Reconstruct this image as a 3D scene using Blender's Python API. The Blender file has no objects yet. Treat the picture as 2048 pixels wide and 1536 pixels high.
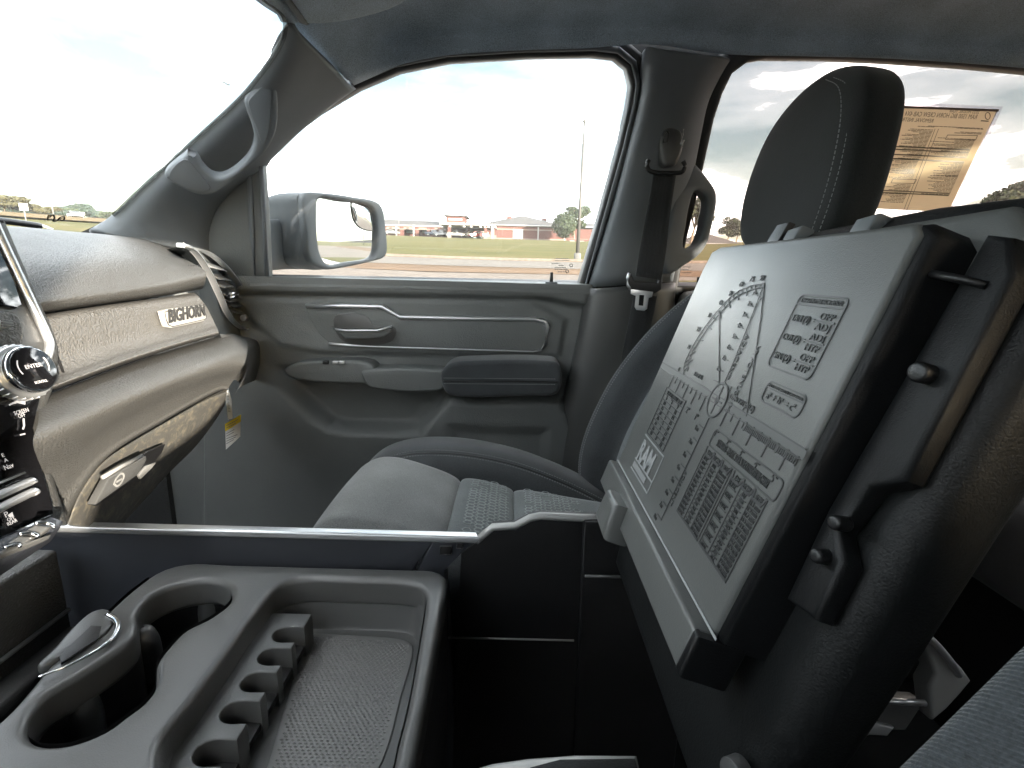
import bpy, bmesh, math, random
from mathutils import Vector, Matrix
random.seed(7)
S = bpy.context.scene
C = S.collection

# ------------------------------------------------------------------ camera
PITCH = math.atan(0.2235)
ROLL = math.radians(1.5)
CAM_R = Matrix.Rotation(math.pi/2 - PITCH, 3, 'X') @ Matrix.Rotation(ROLL, 3, 'Z')
cam = bpy.data.cameras.new('camera')
cam.sensor_width = 36.0
cam.lens = 36.0*1000/2048
cam.clip_start = 0.01
cam.clip_end = 6000
camo = bpy.data.objects.new('camera', cam)
camo.matrix_world = CAM_R.to_4x4()
C.objects.link(camo)
S.camera = camo

# ------------------------------------------------------------------ sun and sky
# the light travels from behind the driver's shoulder towards the passenger side of the dashboard
SUN_FROM = Vector((0.90, -1.0, 0.225)).normalized()
SUN_EL = math.asin(SUN_FROM.z)
SUN_AZ = math.atan2(SUN_FROM.x, SUN_FROM.y)
sun = bpy.data.lights.new('sun', 'SUN')
sun.energy = 2.0
sun.angle = math.radians(1.0)
sun.color = (1.0, 0.90, 0.76)
suno = bpy.data.objects.new('sun', sun)
suno.rotation_euler = SUN_FROM.to_track_quat('Z', 'Y').to_euler()
C.objects.link(suno)

W = bpy.data.worlds.new('World')
S.world = W
W.use_nodes = True
nt = W.node_tree
for n_ in list(nt.nodes):
    nt.nodes.remove(n_)
def wn(t, **k):
    n = nt.nodes.new(t)
    for a, b in k.items():
        setattr(n, a, b)
    return n
wout = wn('ShaderNodeOutputWorld')
wbg = wn('ShaderNodeBackground')
sky = wn('ShaderNodeTexSky', sky_type='NISHITA', sun_disc=False, sun_elevation=SUN_EL, sun_rotation=SUN_AZ,
         air_density=1.0, dust_density=2.2, ozone_density=1.0)
wtc = wn('ShaderNodeTexCoord')
wmap = wn('ShaderNodeMapping')
wmap.inputs['Location'].default_value = (11, 3, 4)
wmap.inputs['Scale'].default_value = (1.5, 1.5, 6.0)
wno = wn('ShaderNodeTexNoise')
wno.inputs['Scale'].default_value = 1.7
wno.inputs['Detail'].default_value = 6
wno.inputs['Roughness'].default_value = 0.55
wramp = wn('ShaderNodeValToRGB')
wramp.color_ramp.elements[0].position = 0.36
wramp.color_ramp.elements[0].color = (0.0, 0.0, 0.0, 1)
wramp.color_ramp.elements[1].position = 0.66
wramp.color_ramp.elements[1].color = (1, 1, 1, 1)
wel = wramp.color_ramp.elements.new(0.50)
wel.color = (0.035, 0.035, 0.035, 1)
wmix = wn('ShaderNodeMix', data_type='RGBA')
wmix.inputs['B'].default_value = (12.0, 12.2, 12.4, 1)
nt.links.new(wtc.outputs['Generated'], wmap.inputs['Vector'])
nt.links.new(wmap.outputs[0], wno.inputs['Vector'])
nt.links.new(wno.outputs['Fac'], wramp.inputs['Fac'])
nt.links.new(wramp.outputs['Color'], wmix.inputs['Factor'])
wmul = wn('ShaderNodeMix', data_type='RGBA', blend_type='MULTIPLY')
wmul.inputs['Factor'].default_value = 1.0
wmul.inputs['B'].default_value = (0.27, 0.275, 0.265, 1)
nt.links.new(sky.outputs['Color'], wmul.inputs['A'])
nt.links.new(wmul.outputs['Result'], wmix.inputs['A'])
nt.links.new(wmix.outputs['Result'], wbg.inputs['Color'])
wbg.inputs['Strength'].default_value = 0.12
nt.links.new(wbg.outputs[0], wout.inputs['Surface'])

S.view_settings.view_transform = 'Standard'
S.view_settings.look = 'None'
S.view_settings.exposure = 3.75
S.view_settings.gamma = 1
S.render.engine = 'CYCLES'
S.cycles.use_denoising = True
S.cycles.max_bounces = 10
S.cycles.diffuse_bounces = 5
S.cycles.transparent_max_bounces = 16
S.cycles.caustics_reflective = False
S.cycles.caustics_refractive = False
S.cycles.sample_clamp_indirect = 6

# ------------------------------------------------------------------ helpers
def D(px, py):
    return CAM_R @ Vector(((px-1024)/1000, -(py-768)/1000, -1))
def P(px, py, X=None, Y=None, Z=None, pl=None):
    """a photo sight line met with a real plane of the cabin: X, Y or Z constant, or pl = (normal, distance)"""
    v = D(px, py)
    if X is not None: t = X/v.x
    elif Y is not None: t = Y/v.y
    elif Z is not None: t = Z/v.z
    else: t = pl[1]/pl[0].dot(v)
    return v*t
def PP(pts, **k):
    return [P(a, b, **k) for a, b in pts]
def off(pl, e):
    return (pl[0], pl[1]+e*pl[0].length)
def V(*a):
    return Vector(a)

def cr1(p0, p1, p2, p3, t):
    return 0.5*((2*p1) + (p2-p0)*t + (2*p0-5*p1+4*p2-p3)*t*t + (3*p1-p0-3*p2+p3)*t*t*t)
def spline(pts, n, closed=False):
    pts = [Vector(p) for p in pts]
    m = len(pts)
    out = []
    segs = m if closed else m-1
    for i in range(n if closed else n+1):
        s = i*segs/n
        k = min(int(s), segs-1)
        t = s-k
        if closed:
            a, b, c, d = pts[(k-1) % m], pts[k % m], pts[(k+1) % m], pts[(k+2) % m]
        else:
            b, c = pts[k], pts[k+1]
            a = pts[k-1] if k > 0 else b+(b-c)
            d = pts[k+2] if k+2 < m else c+(c-b)
        out.append(cr1(a, b, c, d, t))
    return out

def outline(pts, n):
    """closed smooth outline, evenly spaced, without the loops a plain spline makes at close points"""
    pts = [Vector(p) for p in pts]
    m = len(pts)
    dense = []
    for k in range(m):
        p0, p1, p2, p3 = pts[k-1], pts[k], pts[(k+1) % m], pts[(k+2) % m]
        t0 = 0; t1 = t0+max(1e-6, (p1-p0).length**0.5); t2 = t1+max(1e-6, (p2-p1).length**0.5); t3 = t2+max(1e-6, (p3-p2).length**0.5)
        for i in range(12):
            t = t1+(t2-t1)*i/12
            a1 = p0*((t1-t)/(t1-t0))+p1*((t-t0)/(t1-t0)); a2 = p1*((t2-t)/(t2-t1))+p2*((t-t1)/(t2-t1)); a3 = p2*((t3-t)/(t3-t2))+p3*((t-t2)/(t3-t2))
            b1 = a1*((t2-t)/(t2-t0))+a2*((t-t0)/(t2-t0)); b2 = a2*((t3-t)/(t3-t1))+a3*((t-t1)/(t3-t1))
            dense.append(b1*((t2-t)/(t2-t1))+b2*((t-t1)/(t2-t1)))
    dense.append(dense[0])
    L = [0]
    for a, b in zip(dense, dense[1:]): L.append(L[-1]+(b-a).length)
    out, j = [], 0
    for i in range(n):
        s = L[-1]*i/n
        while L[j+1] < s: j += 1
        out.append(dense[j].lerp(dense[j+1], (s-L[j])/max(1e-9, L[j+1]-L[j])))
    return out

def mesh_obj(name, verts, faces, mat=None, parent=None, smooth=True, autosmooth=None):
    me = bpy.data.meshes.new(name)
    me.from_pydata([tuple(v) for v in verts], [], faces)
    me.validate()
    if smooth:
        me.polygons.foreach_set('use_smooth', [True]*len(me.polygons))
    me.update()
    o = bpy.data.objects.new(name, me)
    C.objects.link(o)
    if mat: me.materials.append(mat)
    if parent: o.parent = parent
    return o
def bevel(o, w, seg=3, ang=35):
    m = o.modifiers.new('b', 'BEVEL'); m.width = w; m.segments = seg; m.limit_method = 'ANGLE'; m.angle_limit = math.radians(ang)
    m.harden_normals = False
    return o
def solidify(o, t, offset=-1):
    m = o.modifiers.new('s', 'SOLIDIFY'); m.thickness = t; m.offset = offset
    return o
def fixn(o):
    bm = bmesh.new(); bm.from_mesh(o.data); bmesh.ops.recalc_face_normals(bm, faces=bm.faces); bm.to_mesh(o.data); bm.free()
    return o

def loft(name, rows, mat, parent=None, nu=40, nv=24, closed_u=False, thick=0, capped=False, linear_v=False):
    rr = [spline(r, nu, closed_u) for r in rows]
    cols = len(rr[0])
    if linear_v:
        g = rr
    else:
        g = list(map(list, zip(*[spline([r[i] for r in rr], nv) for i in range(cols)])))
    verts = [p for r in g for p in r]
    faces = []
    nr = len(g)
    for j in range(nr-1):
        for i in range(cols if closed_u else cols-1):
            i2 = (i+1) % cols
            faces.append((j*cols+i, j*cols+i2, (j+1)*cols+i2, (j+1)*cols+i))
    if capped and closed_u:
        faces.append(tuple(range(cols))[::-1])
        faces.append(tuple((nr-1)*cols+i for i in range(cols)))
    o = mesh_obj(name, verts, faces, mat, parent)
    if thick: solidify(o, thick, 0)
    return o

def frame_of(n, up=Vector((0, 0, 1))):
    n = Vector(n).normalized()
    u = up.cross(n)
    if u.length < 1e-4:
        u = Vector((1, 0, 0))
    u.normalize()
    return u, n.cross(u).normalized(), n

def area2(q):
    return sum(a[0]*b[1]-b[0]*a[1] for a, b in zip(q, q[1:]+q[:1]))/2
def offset2(q, e):
    """grow (e > 0) a closed 2-d outline"""
    if area2(q) < 0: q = q[::-1]
    out = []
    m = len(q)
    for i in range(m):
        a, b, c = Vector(q[i-1]), Vector(q[i]), Vector(q[(i+1) % m])
        d1, d2 = (b-a), (c-b)
        if d1.length < 1e-9 or d2.length < 1e-9:
            out.append(tuple(b)); continue
        n1 = Vector((d1.y, -d1.x)).normalized(); n2 = Vector((d2.y, -d2.x)).normalized()
        k = (n1+n2)
        if k.length < 1e-6: k = n1
        k = k/max(0.35, k.length_squared/2)
        out.append(tuple(b+k*e))
    # drop points whose neighbourhood has turned inside out
    for _ in range(6):
        if len(out) < 6: break
        keep = []
        m = len(out)
        for i in range(m):
            d_new = Vector(out[(i+1) % m])-Vector(out[i-1]); d_old = Vector(q[(i+1) % m])-Vector(q[i-1])
            keep.append(d_new.dot(d_old) > 0)
        if all(keep): break
        out = [o for o, k in zip(out, keep) if k]; q = [o for o, k in zip(q, keep) if k]
    return out

def plate(name, pts, n, depth, mat, parent=None, b=0.0, holes=(), shift=0.0, seg=2, n_smooth=0, hole_smooth=0, up=Vector((0, 0, 1))):
    """a solid of the outline pts (3-d points on one plane) with holes: its front face lies shift in front of the plane along n, depth thick"""
    u, v, n = frame_of(n, up)
    o0 = Vector(pts[0])
    to2 = lambda p: ((Vector(p)-o0).dot(u), (Vector(p)-o0).dot(v))
    if n_smooth: pts = outline(pts, n_smooth)
    outs = [[to2(p) for p in pts]]
    for h in holes:
        outs.append([to2(p) for p in (outline(h, hole_smooth) if hole_smooth else h)])
    if b > 0:
        outs = [offset2(outs[0], -b)] + [offset2(h, b) for h in outs[1:]]
    cu = bpy.data.curves.new(name, 'CURVE')
    cu.dimensions = '2D'; cu.fill_mode = 'BOTH'
    cu.extrude = max(0.00005, depth/2-b); cu.bevel_depth = b; cu.bevel_resolution = seg
    for q in outs:
        sp = cu.splines.new('POLY'); sp.points.add(len(q)-1)
        for i, p in enumerate(q):
            sp.points[i].co = (p[0], p[1], 0, 1)
        sp.use_cyclic_u = True
    tmp = bpy.data.objects.new(name, cu)
    me = bpy.data.meshes.new_from_object(tmp)
    bpy.data.objects.remove(tmp); bpy.data.curves.remove(cu)
    M = Matrix((u, v, n)).transposed().to_4x4()
    M.translation = o0 + n*(shift-depth/2)
    me.transform(M)
    me.name = name
    o = bpy.data.objects.new(name, me)
    C.objects.link(o)
    me.materials.clear()
    if mat: me.materials.append(mat)
    if parent: o.parent = parent
    if b > 0:
        bm = bmesh.new(); bm.from_mesh(me); bmesh.ops.remove_doubles(bm, verts=bm.verts, dist=1e-6)
        for f in bm.faces: f.smooth = True
        for e in bm.edges:
            if len(e.link_faces) == 2 and e.calc_face_angle(0) > 0.9: e.smooth = False
        bm.to_mesh(me); bm.free()
    return o

def tube(name, pts, r, mat, parent=None, n=0, seg=8, closed=False, cap=True, flat=1.0, flat_dir=None):
    pts = [Vector(p) for p in pts]
    if n: pts = spline(pts, n, closed)
    rads = r if isinstance(r, (list, tuple)) else [r]*len(pts)
    if len(rads) != len(pts):
        rads = [rads[int(i*(len(rads)-1)/(len(pts)-1)+0.5)] for i in range(len(pts))]
    verts, faces = [], []
    m = len(pts)
    ref = Vector((0, 0, 1))
    for i, p in enumerate(pts):
        t = (pts[(i+1) % m] - pts[i-1]) if closed else (pts[min(i+1, m-1)]-pts[max(i-1, 0)])
        t.normalize()
        a = Vector(flat_dir) if flat_dir is not None else ref
        s = t.cross(a)
        if s.length < 1e-3: s = t.cross(Vector((1, 0, 0)))
        s.normalize(); w = s.cross(t).normalized()
        for k in range(seg):
            th = 2*math.pi*k/seg
            verts.append(p + s*math.cos(th)*rads[i] + w*math.sin(th)*rads[i]*flat)
    for i in range(m if closed else m-1):
        j = (i+1) % m
        for k in range(seg):
            k2 = (k+1) % seg
            faces.append((i*seg+k, i*seg+k2, j*seg+k2, j*seg+k))
    if cap and not closed:
        faces.append(tuple(range(seg))[::-1]); faces.append(tuple((m-1)*seg+k for k in range(seg)))
    return mesh_obj(name, verts, faces, mat, parent)

BOXF = [(0, 3, 2, 1), (4, 5, 6, 7), (0, 1, 5, 4), (1, 2, 6, 5), (2, 3, 7, 6), (3, 0, 4, 7)]
def box(name, a, b, mat, parent=None, bv=0.0, rot=None):
    x0, y0, z0 = a; x1, y1, z1 = b
    vs = [V(x0, y0, z0), V(x1, y0, z0), V(x1, y1, z0), V(x0, y1, z0), V(x0, y0, z1), V(x1, y0, z1), V(x1, y1, z1), V(x0, y1, z1)]
    o = mesh_obj(name, vs, BOXF, mat, parent, smooth=bv > 0)
    if bv: bevel(o, bv)
    return o
def cyl(name, c, axis, r, h, mat, parent=None, seg=24, r2=None, bv=0):
    u, v, n = frame_of(axis, Vector((0, 0, 1)))
    r2 = r if r2 is None else r2
    vs, fs = [], []
    c = Vector(c)
    for k in range(seg):
        t = 2*math.pi*k/seg
        vs.append(c+(u*math.cos(t)+v*math.sin(t))*r)
    for k in range(seg):
        t = 2*math.pi*k/seg
        vs.append(c+n*h+(u*math.cos(t)+v*math.sin(t))*r2)
    for k in range(seg):
        fs.append((k, (k+1) % seg, seg+(k+1) % seg, seg+k))
    fs.append(tuple(range(seg))[::-1]); fs.append(tuple(range(seg, 2*seg)))
    o = mesh_obj(name, vs, fs, mat, parent, smooth=True)
    bevel(o, bv or min(r, h)*0.08, 2, 40)
    return o

def thing(name, label, cat, loc=(0, 0, 0), group=None):
    o = bpy.data.objects.new(name, None)
    o.empty_display_size = 0.05
    C.objects.link(o)
    tag(o, label, cat, group)
    return o
def tag(o, label=None, cat=None, group=None, kind=None):
    if label: o['label'] = label
    if cat: o['category'] = cat
    if group: o['group'] = group
    if kind: o['kind'] = kind
    return o
def struct(o, label=None):
    o['kind'] = 'structure'
    if label: o['label'] = label
    return o
def join(name, objs, mat=None, parent=None):
    """several shapes made by the helpers become one mesh"""
    dg = bpy.context.evaluated_depsgraph_get()
    bm = bmesh.new()
    for o in objs:
        if o.modifiers:
            dg.update()
            me = bpy.data.meshes.new_from_object(o.evaluated_get(dg))
            bm.from_mesh(me); bpy.data.meshes.remove(me)
        else:
            bm.from_mesh(o.data)
    me = bpy.data.meshes.new(name)
    bm.to_mesh(me); bm.free()
    m0 = mat or objs[0].data.materials[0]
    for o in objs:
        d = o.data
        bpy.data.objects.remove(o)
        if d.users == 0: bpy.data.meshes.remove(d)
    o = bpy.data.objects.new(name, me)
    C.objects.link(o)
    me.materials.append(m0)
    if parent: o.parent = parent
    return o

def text_fit(name, s, org, u, v, size, width, mat, parent=None, **k):
    """text squeezed or stretched to a given width"""
    o = text(name, s, org, u, v, size, mat, parent, **k)
    u = Vector(u).normalized()
    org = Vector(org)
    w = max((p.co-org).dot(u) for p in o.data.vertices)
    for p in o.data.vertices:
        d = (p.co-org).dot(u); p.co += u*(d*(width/w-1))
    return o

def text(name, s, org, u, v, size, mat, parent=None, ext=0.0003, align='LEFT', bold=0.0, squeeze=1.0, lift=0.0002, valign='BOTTOM_BASELINE', spacing=1.0):
    cu = bpy.data.curves.new(name, 'FONT')
    cu.body = s; cu.size = size; cu.extrude = ext/2; cu.align_x = align; cu.align_y = valign
    cu.offset = bold; cu.resolution_u = 2; cu.space_character = spacing
    tmp = bpy.data.objects.new(name, cu)
    me = bpy.data.meshes.new_from_object(tmp)
    bpy.data.objects.remove(tmp); bpy.data.curves.remove(cu)
    u = Vector(u).normalized(); v = Vector(v).normalized(); n = u.cross(v).normalized()
    M = Matrix((u*squeeze, v, n)).transposed().to_4x4()
    M.translation = Vector(org)+n*(ext/2+lift)
    me.transform(M)
    o = bpy.data.objects.new(name, me)
    C.objects.link(o)
    me.materials.clear(); me.materials.append(mat)
    if parent: o.parent = parent
    return o

def ribbons(name, lines, n, w, mat, parent=None, lift=0.0003, h=0.0004):
    """flat raised strokes on a plane of normal n: lines = list of polylines of 3-d points (optionally (polyline, width))"""
    n = Vector(n).normalized()
    vs, fs = [], []
    for L in lines:
        ww = w
        if isinstance(L, tuple): L, ww = L
        L = [Vector(p) for p in L]
        for i in range(len(L)-1):
            a, b = L[i], L[i+1]
            t = (b-a)
            if t.length < 1e-7: continue
            t.normalize()
            s = t.cross(n).normalized()*ww/2
            a = a-t*ww*0.3; b = b+t*ww*0.3
            k = len(vs)
            lo, hi = n*lift, n*(lift+h)
            for q in (a+s, b+s, b-s, a-s): vs.append(q+lo)
            for q in (a+s, b+s, b-s, a-s): vs.append(q+hi)
            fs += [tuple(k+i for i in f) for f in BOXF]
    return fixn(mesh_obj(name, vs, fs, mat, parent, smooth=False))

def stitches(name, path, mat, parent, n=60, ln=0.0032, gap=0.0052, r=0.00055):
    """a row of thread stitches along a path"""
    p = spline(path, n*4)
    L = [0]
    for a, b in zip(p, p[1:]): L.append(L[-1]+(b-a).length)
    def at(s):
        for i in range(len(L)-1):
            if L[i+1] >= s:
                t = (s-L[i])/max(1e-9, L[i+1]-L[i]); return p[i].lerp(p[i+1], t)
        return p[-1]
    vs, fs = [], []
    s = 0
    while s+ln < L[-1]:
        a, b = at(s), at(s+ln)
        t = (b-a).normalized()
        x = t.cross(Vector((0.3, 0.2, 1))).normalized()*r; y = t.cross(x).normalized()*r
        k = len(vs)
        for q in (a, b):
            for c_, d_ in ((1, 1), (-1, 1), (-1, -1), (1, -1)): vs.append(q+x*c_+y*d_)
        fs += [tuple(k+i for i in f) for f in BOXF]
        s += gap
    return fixn(mesh_obj(name, vs, fs, mat, parent, smooth=False))

# ------------------------------------------------------------------ materials
def newmat(name):
    m = bpy.data.materials.new(name)
    m.use_nodes = True
    t = m.node_tree
    b = t.nodes.get('Principled BSDF')
    return m, t, b
def tex(t, kind, scale, coord=None, **k):
    n = t.nodes.new(kind)
    n.inputs['Scale'].default_value = scale
    for a, b in k.items():
        if a in ('Detail', 'Roughness', 'Randomness', 'Distortion'):
            n.inputs[a].default_value = b
        else:
            setattr(n, a, b)
    if coord is not None: t.links.new(coord, n.inputs['Vector'])
    return n
def plastic(name, col, rough=0.5, grain=0, bump=0.2, var=0.12, spec=0.5, cells=True, dist=0.0006, metal=0.0, coat=0.0, spots=0.0):
    m, t, b = newmat(name)
    tc = t.nodes.new('ShaderNodeTexCoord').outputs['Object']
    mx = t.nodes.new('ShaderNodeMix'); mx.data_type = 'RGBA'
    no = tex(t, 'ShaderNodeTexNoise', 9, tc, Detail=5, Roughness=0.6)
    c = Vector(col)
    mx.inputs['A'].default_value = (*(c*(1-var)), 1); mx.inputs['B'].default_value = (*(c*(1+var)), 1)
    t.links.new(no.outputs['Fac'], mx.inputs['Factor'])
    t.links.new(mx.outputs['Result'], b.inputs['Base Color'])
    b.inputs['Roughness'].default_value = rough
    b.inputs['Specular IOR Level'].default_value = spec
    b.inputs['Metallic'].default_value = metal
    b.inputs['Coat Weight'].default_value = coat
    if var > 0 and metal == 0:
        rr = t.nodes.new('ShaderNodeMapRange'); rr.inputs['To Min'].default_value = rough*0.86; rr.inputs['To Max'].default_value = min(1, rough*1.16)
        n3 = tex(t, 'ShaderNodeTexNoise', 30, tc, Detail=4)
        t.links.new(n3.outputs['Fac'], rr.inputs['Value']); t.links.new(rr.outputs[0], b.inputs['Roughness'])
    if grain:
        bp = t.nodes.new('ShaderNodeBump'); bp.inputs['Strength'].default_value = bump; bp.inputs['Distance'].default_value = dist
        if cells:
            vo = tex(t, 'ShaderNodeTexVoronoi', grain, tc, feature='DISTANCE_TO_EDGE')
            n2 = tex(t, 'ShaderNodeTexNoise', grain*0.7, tc, Detail=3, Distortion=1.2)
            ma = t.nodes.new('ShaderNodeMath'); ma.operation = 'MULTIPLY_ADD'; ma.inputs[1].default_value = 0.8
            t.links.new(vo.outputs['Distance'], ma.inputs[0]); t.links.new(n2.outputs['Fac'], ma.inputs[2])
            t.links.new(ma.outputs[0], bp.inputs['Height'])
        else:
            n2 = tex(t, 'ShaderNodeTexNoise', grain, tc, Detail=3)
            t.links.new(n2.outputs['Fac'], bp.inputs['Height'])
        t.links.new(bp.outputs[0], b.inputs['Normal'])
    return m
def fabric(name, col, scale=900, bump=0.5, rough=0.95, weave=False, sheen=0.25):
    m, t, b = newmat(name)
    tc = t.nodes.new('ShaderNodeTexCoord').outputs['Object']
    c = Vector(col)
    no = tex(t, 'ShaderNodeTexNoise', scale, tc, Detail=2)
    lo = tex(t, 'ShaderNodeTexNoise', 14, tc, Detail=4)
    ad = t.nodes.new('ShaderNodeMath'); ad.operation = 'MULTIPLY_ADD'; ad.inputs[1].default_value = 0.5
    t.links.new(lo.outputs['Fac'], ad.inputs[0]); t.links.new(no.outputs['Fac'], ad.inputs[2])
    rp = t.nodes.new('ShaderNodeValToRGB')
    rp.color_ramp.elements[0].position = 0.45; rp.color_ramp.elements[0].color = (*(c*0.6), 1)
    rp.color_ramp.elements[1].position = 1.0; rp.color_ramp.elements[1].color = (*(c*1.5), 1)
    t.links.new(ad.outputs[0], rp.inputs['Fac'])
    t.links.new(rp.outputs['Color'], b.inputs['Base Color'])
    b.inputs['Roughness'].default_value = rough
    b.inputs['Specular IOR Level'].default_value = 0.2
    b.inputs['Sheen Weight'].default_value = sheen
    b.inputs['Sheen Roughness'].default_value = 0.5
    bp = t.nodes.new('ShaderNodeBump'); bp.inputs['Strength'].default_value = bump; bp.inputs['Distance'].default_value = 0.0006
    if weave:
        wv = t.nodes.new('ShaderNodeTexWave'); wv.inputs['Scale'].default_value = weave; wv.inputs['Distortion'].default_value = 1.5
        wv.wave_type = 'BANDS'; wv.bands_direction = 'DIAGONAL'; wv.inputs['Detail Scale'].default_value = 3
        t.links.new(tc, wv.inputs['Vector']); t.links.new(wv.outputs['Fac'], bp.inputs['Height'])
    else:
        t.links.new(no.outputs['Fac'], bp.inputs['Height'])
    t.links.new(bp.outputs[0], b.inputs['Normal'])
    return m
def flatmat(name, col, rough=0.6, metal=0, emit=0, spec=0.5):
    m, t, b = newmat(name)
    b.inputs['Base Color'].default_value = (*col, 1)
    b.inputs['Roughness'].default_value = rough; b.inputs['Metallic'].default_value = metal
    b.inputs['Specular IOR Level'].default_value = spec
    if emit:
        b.inputs['Emission Color'].default_value = (*col, 1); b.inputs['Emission Strength'].default_value = emit
    return m
def glassmat(name, tint, refl=0.03):
    m, t, b = newmat(name)
    t.nodes.remove(b)
    out = t.nodes['Material Output']
    tr = t.nodes.new('ShaderNodeBsdfTransparent'); tr.inputs['Color'].default_value = (*tint, 1)
    gl = t.nodes.new('ShaderNodeBsdfGlossy'); gl.inputs['Roughness'].default_value = 0.02
    mx = t.nodes.new('ShaderNodeMixShader')
    mx.inputs[0].default_value = refl
    t.links.new(tr.outputs[0], mx.inputs[1]); t.links.new(gl.outputs[0], mx.inputs[2])
    t.links.new(mx.outputs[0], out.inputs['Surface'])
    return m

M = {}
M['dash'] = plastic('dash plastic', (0.070, 0.069, 0.065), 0.50, 300, 0.8, dist=0.0012)
M['dash_panel'] = plastic('grained accent plastic', (0.105, 0.102, 0.096), 0.48, 250, 0.9, dist=0.0020)
M['door'] = plastic('door plastic', (0.120, 0.127, 0.124), 0.52, 420, 0.6, dist=0.0012)
M['trim'] = plastic('pillar trim', (0.140, 0.154, 0.166), 0.62, 700, 0.25)
M['headliner'] = fabric('headliner cloth', (0.36, 0.43, 0.49), 700, 0.3)
M['seal'] = plastic('rubber seal', (0.020, 0.021, 0.022), 0.5, 0)
M['black'] = plastic('black plastic', (0.007, 0.007, 0.0075), 0.42, 900, 0.2)
M['console'] = plastic('console plastic', (0.072, 0.073, 0.072), 0.34, 800, 0.22)
M['mat'] = plastic('mat rubber', (0.125, 0.125, 0.122), 0.42, 800, 0.2)
M['consoleside'] = plastic('console side plastic', (0.030, 0.033, 0.040), 0.36, 900, 0.12)
M['lid'] = plastic('lid plastic', (0.098, 0.102, 0.098), 0.33, 900, 0.25)
M['lidink'] = plastic('embossed marks', (0.047, 0.049, 0.049), 0.45, 0)  # darker than the lid to paint in the shading of its embossing
M['lidlight'] = plastic('raised bright edges', (0.30, 0.31, 0.31), 0.4, 0)
M['vinyl'] = plastic('black vinyl', (0.006, 0.0068, 0.007), 0.5, 520, 0.35, spec=0.25)
M['silver'] = plastic('satin silver', (0.62, 0.63, 0.64), 0.32, 0, metal=0.8, var=0.03)
M['armblack'] = plastic('black moulding', (0.005, 0.0055, 0.006), 0.5, 700, 0.25, spec=0.25)  # lid body and bracket blackened as if their near side were unlit
M['lidmid'] = plastic('ruler bar', (0.075, 0.079, 0.078), 0.4, 0)
M['rim'] = plastic('satin grey rim', (0.34, 0.34, 0.33), 0.42, 0, metal=0.35, var=0.03)
M['chrome'] = plastic('chrome', (0.75, 0.76, 0.77), 0.12, 0, metal=1.0, var=0.02)
M['piano'] = plastic('gloss black', (0.006, 0.006, 0.007), 0.09, 0, coat=0.5, var=0.0)
M['screen'] = plastic('screen glass', (0.004, 0.005, 0.006), 0.06, 0, coat=0.6, var=0.0)
M['fabric'] = fabric('seat cloth', (0.135, 0.141, 0.140), 800, 0.6)
M['fabric_dark'] = fabric('seat bolster cloth', (0.042, 0.046, 0.049), 800, 0.5)
M['insert'] = fabric('seat insert cloth', (0.092, 0.104, 0.106), 700, 0.6)
M['hexline'] = fabric('seat insert raised pattern', (0.20, 0.22, 0.22), 700, 0.3)
M['driver'] = fabric('driver seat cloth', (0.049, 0.056, 0.060), 700, 0.9, weave=260)
M['headrest'] = fabric('headrest cloth', (0.016, 0.018, 0.018), 900, 0.5)
M['thread'] = flatmat('grey thread', (0.22, 0.23, 0.23), 0.8)
M['webbing'] = fabric('belt webbing', (0.030, 0.031, 0.032), 1500, 0.3)
M['glass'] = glassmat('window glass', (0.98, 0.99, 0.985))
M['tint'] = glassmat('tinted glass', (0.80, 0.735, 0.70))
M['mirror'] = flatmat('mirror glass', (0.86, 0.88, 0.88), 0.012, 1.0)
M['housing'] = plastic('mirror housing', (0.085, 0.095, 0.10), 0.5, 900, 0.15)
M['white'] = flatmat('white print', (0.75, 0.75, 0.73), 0.6)
M['icon'] = flatmat('lit screen print', (0.5, 0.49, 0.49), 0.6, emit=0.06)
M['paper'] = plastic('paper', (0.74, 0.74, 0.72), 0.8, 0, var=0.04)
M['yellow'] = flatmat('yellow print', (0.80, 0.62, 0.04), 0.7)
M['ink'] = flatmat('black print', (0.03, 0.03, 0.03), 0.7)
M['greyink'] = flatmat('grey print', (0.22, 0.22, 0.22), 0.7)
M['carpet'] = fabric('carpet', (0.014, 0.015, 0.015), 500, 0.9)

# ================================================================== the cabin shell
GN = Vector((0, 1, 0.25))
GLASS = (GN, 1.14 + 0.25*(-0.02))                      # the leaning plane of the side windows
WN = Vector((0.271, 0, -0.495))
WIND = (WN, 0.271*-0.331 - 0.495*0.334)                # the plane of the windscreen
CY = 0.343                                             # the middle of the cabin
def mir(p):
    return Vector((p.x, 2*CY-p.y, p.z))
FW = [(536, 551), (531, 450), (527, 338), (545, 308), (585, 272), (640, 230), (720, 182), (800, 148), (900, 128), (1050, 119), (1180, 116),
      (1225, 121), (1248, 140), (1256, 175), (1250, 215), (1232, 295), (1192, 440), (1156, 563)]
RW = [(1350, 566), (1366, 480), (1385, 400), (1403, 318), (1420, 240), (1436, 190), (1455, 150), (1484, 128), (1520, 121), (1650, 122), (1780, 128),
      (1920, 137), (2048, 149), (2250, 175), (2330, 230), (2340, 400), (2330, 580)]
FWP = PP(FW, pl=GLASS)
RWP = PP(RW, pl=GLASS)
def grow3(pts, n, e):
    u, v, n = frame_of(n)
    o0 = pts[0]
    q = [((p-o0).dot(u), (p-o0).dot(v)) for p in pts]
    return [o0+u*a+v*b for a, b in offset2(q, e)]

# floor, firewall and back wall
struct(box('cabin_floor', (-1.25, -0.55, -1.0), (1.9, 1.3, -0.97), M['carpet']), 'black carpeted floor of the truck cabin')
struct(box('firewall', (-1.25, -0.55, -0.97), (-1.2, 1.25, 0.02), M['carpet']), 'black carpeted firewall under the dashboard')
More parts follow.
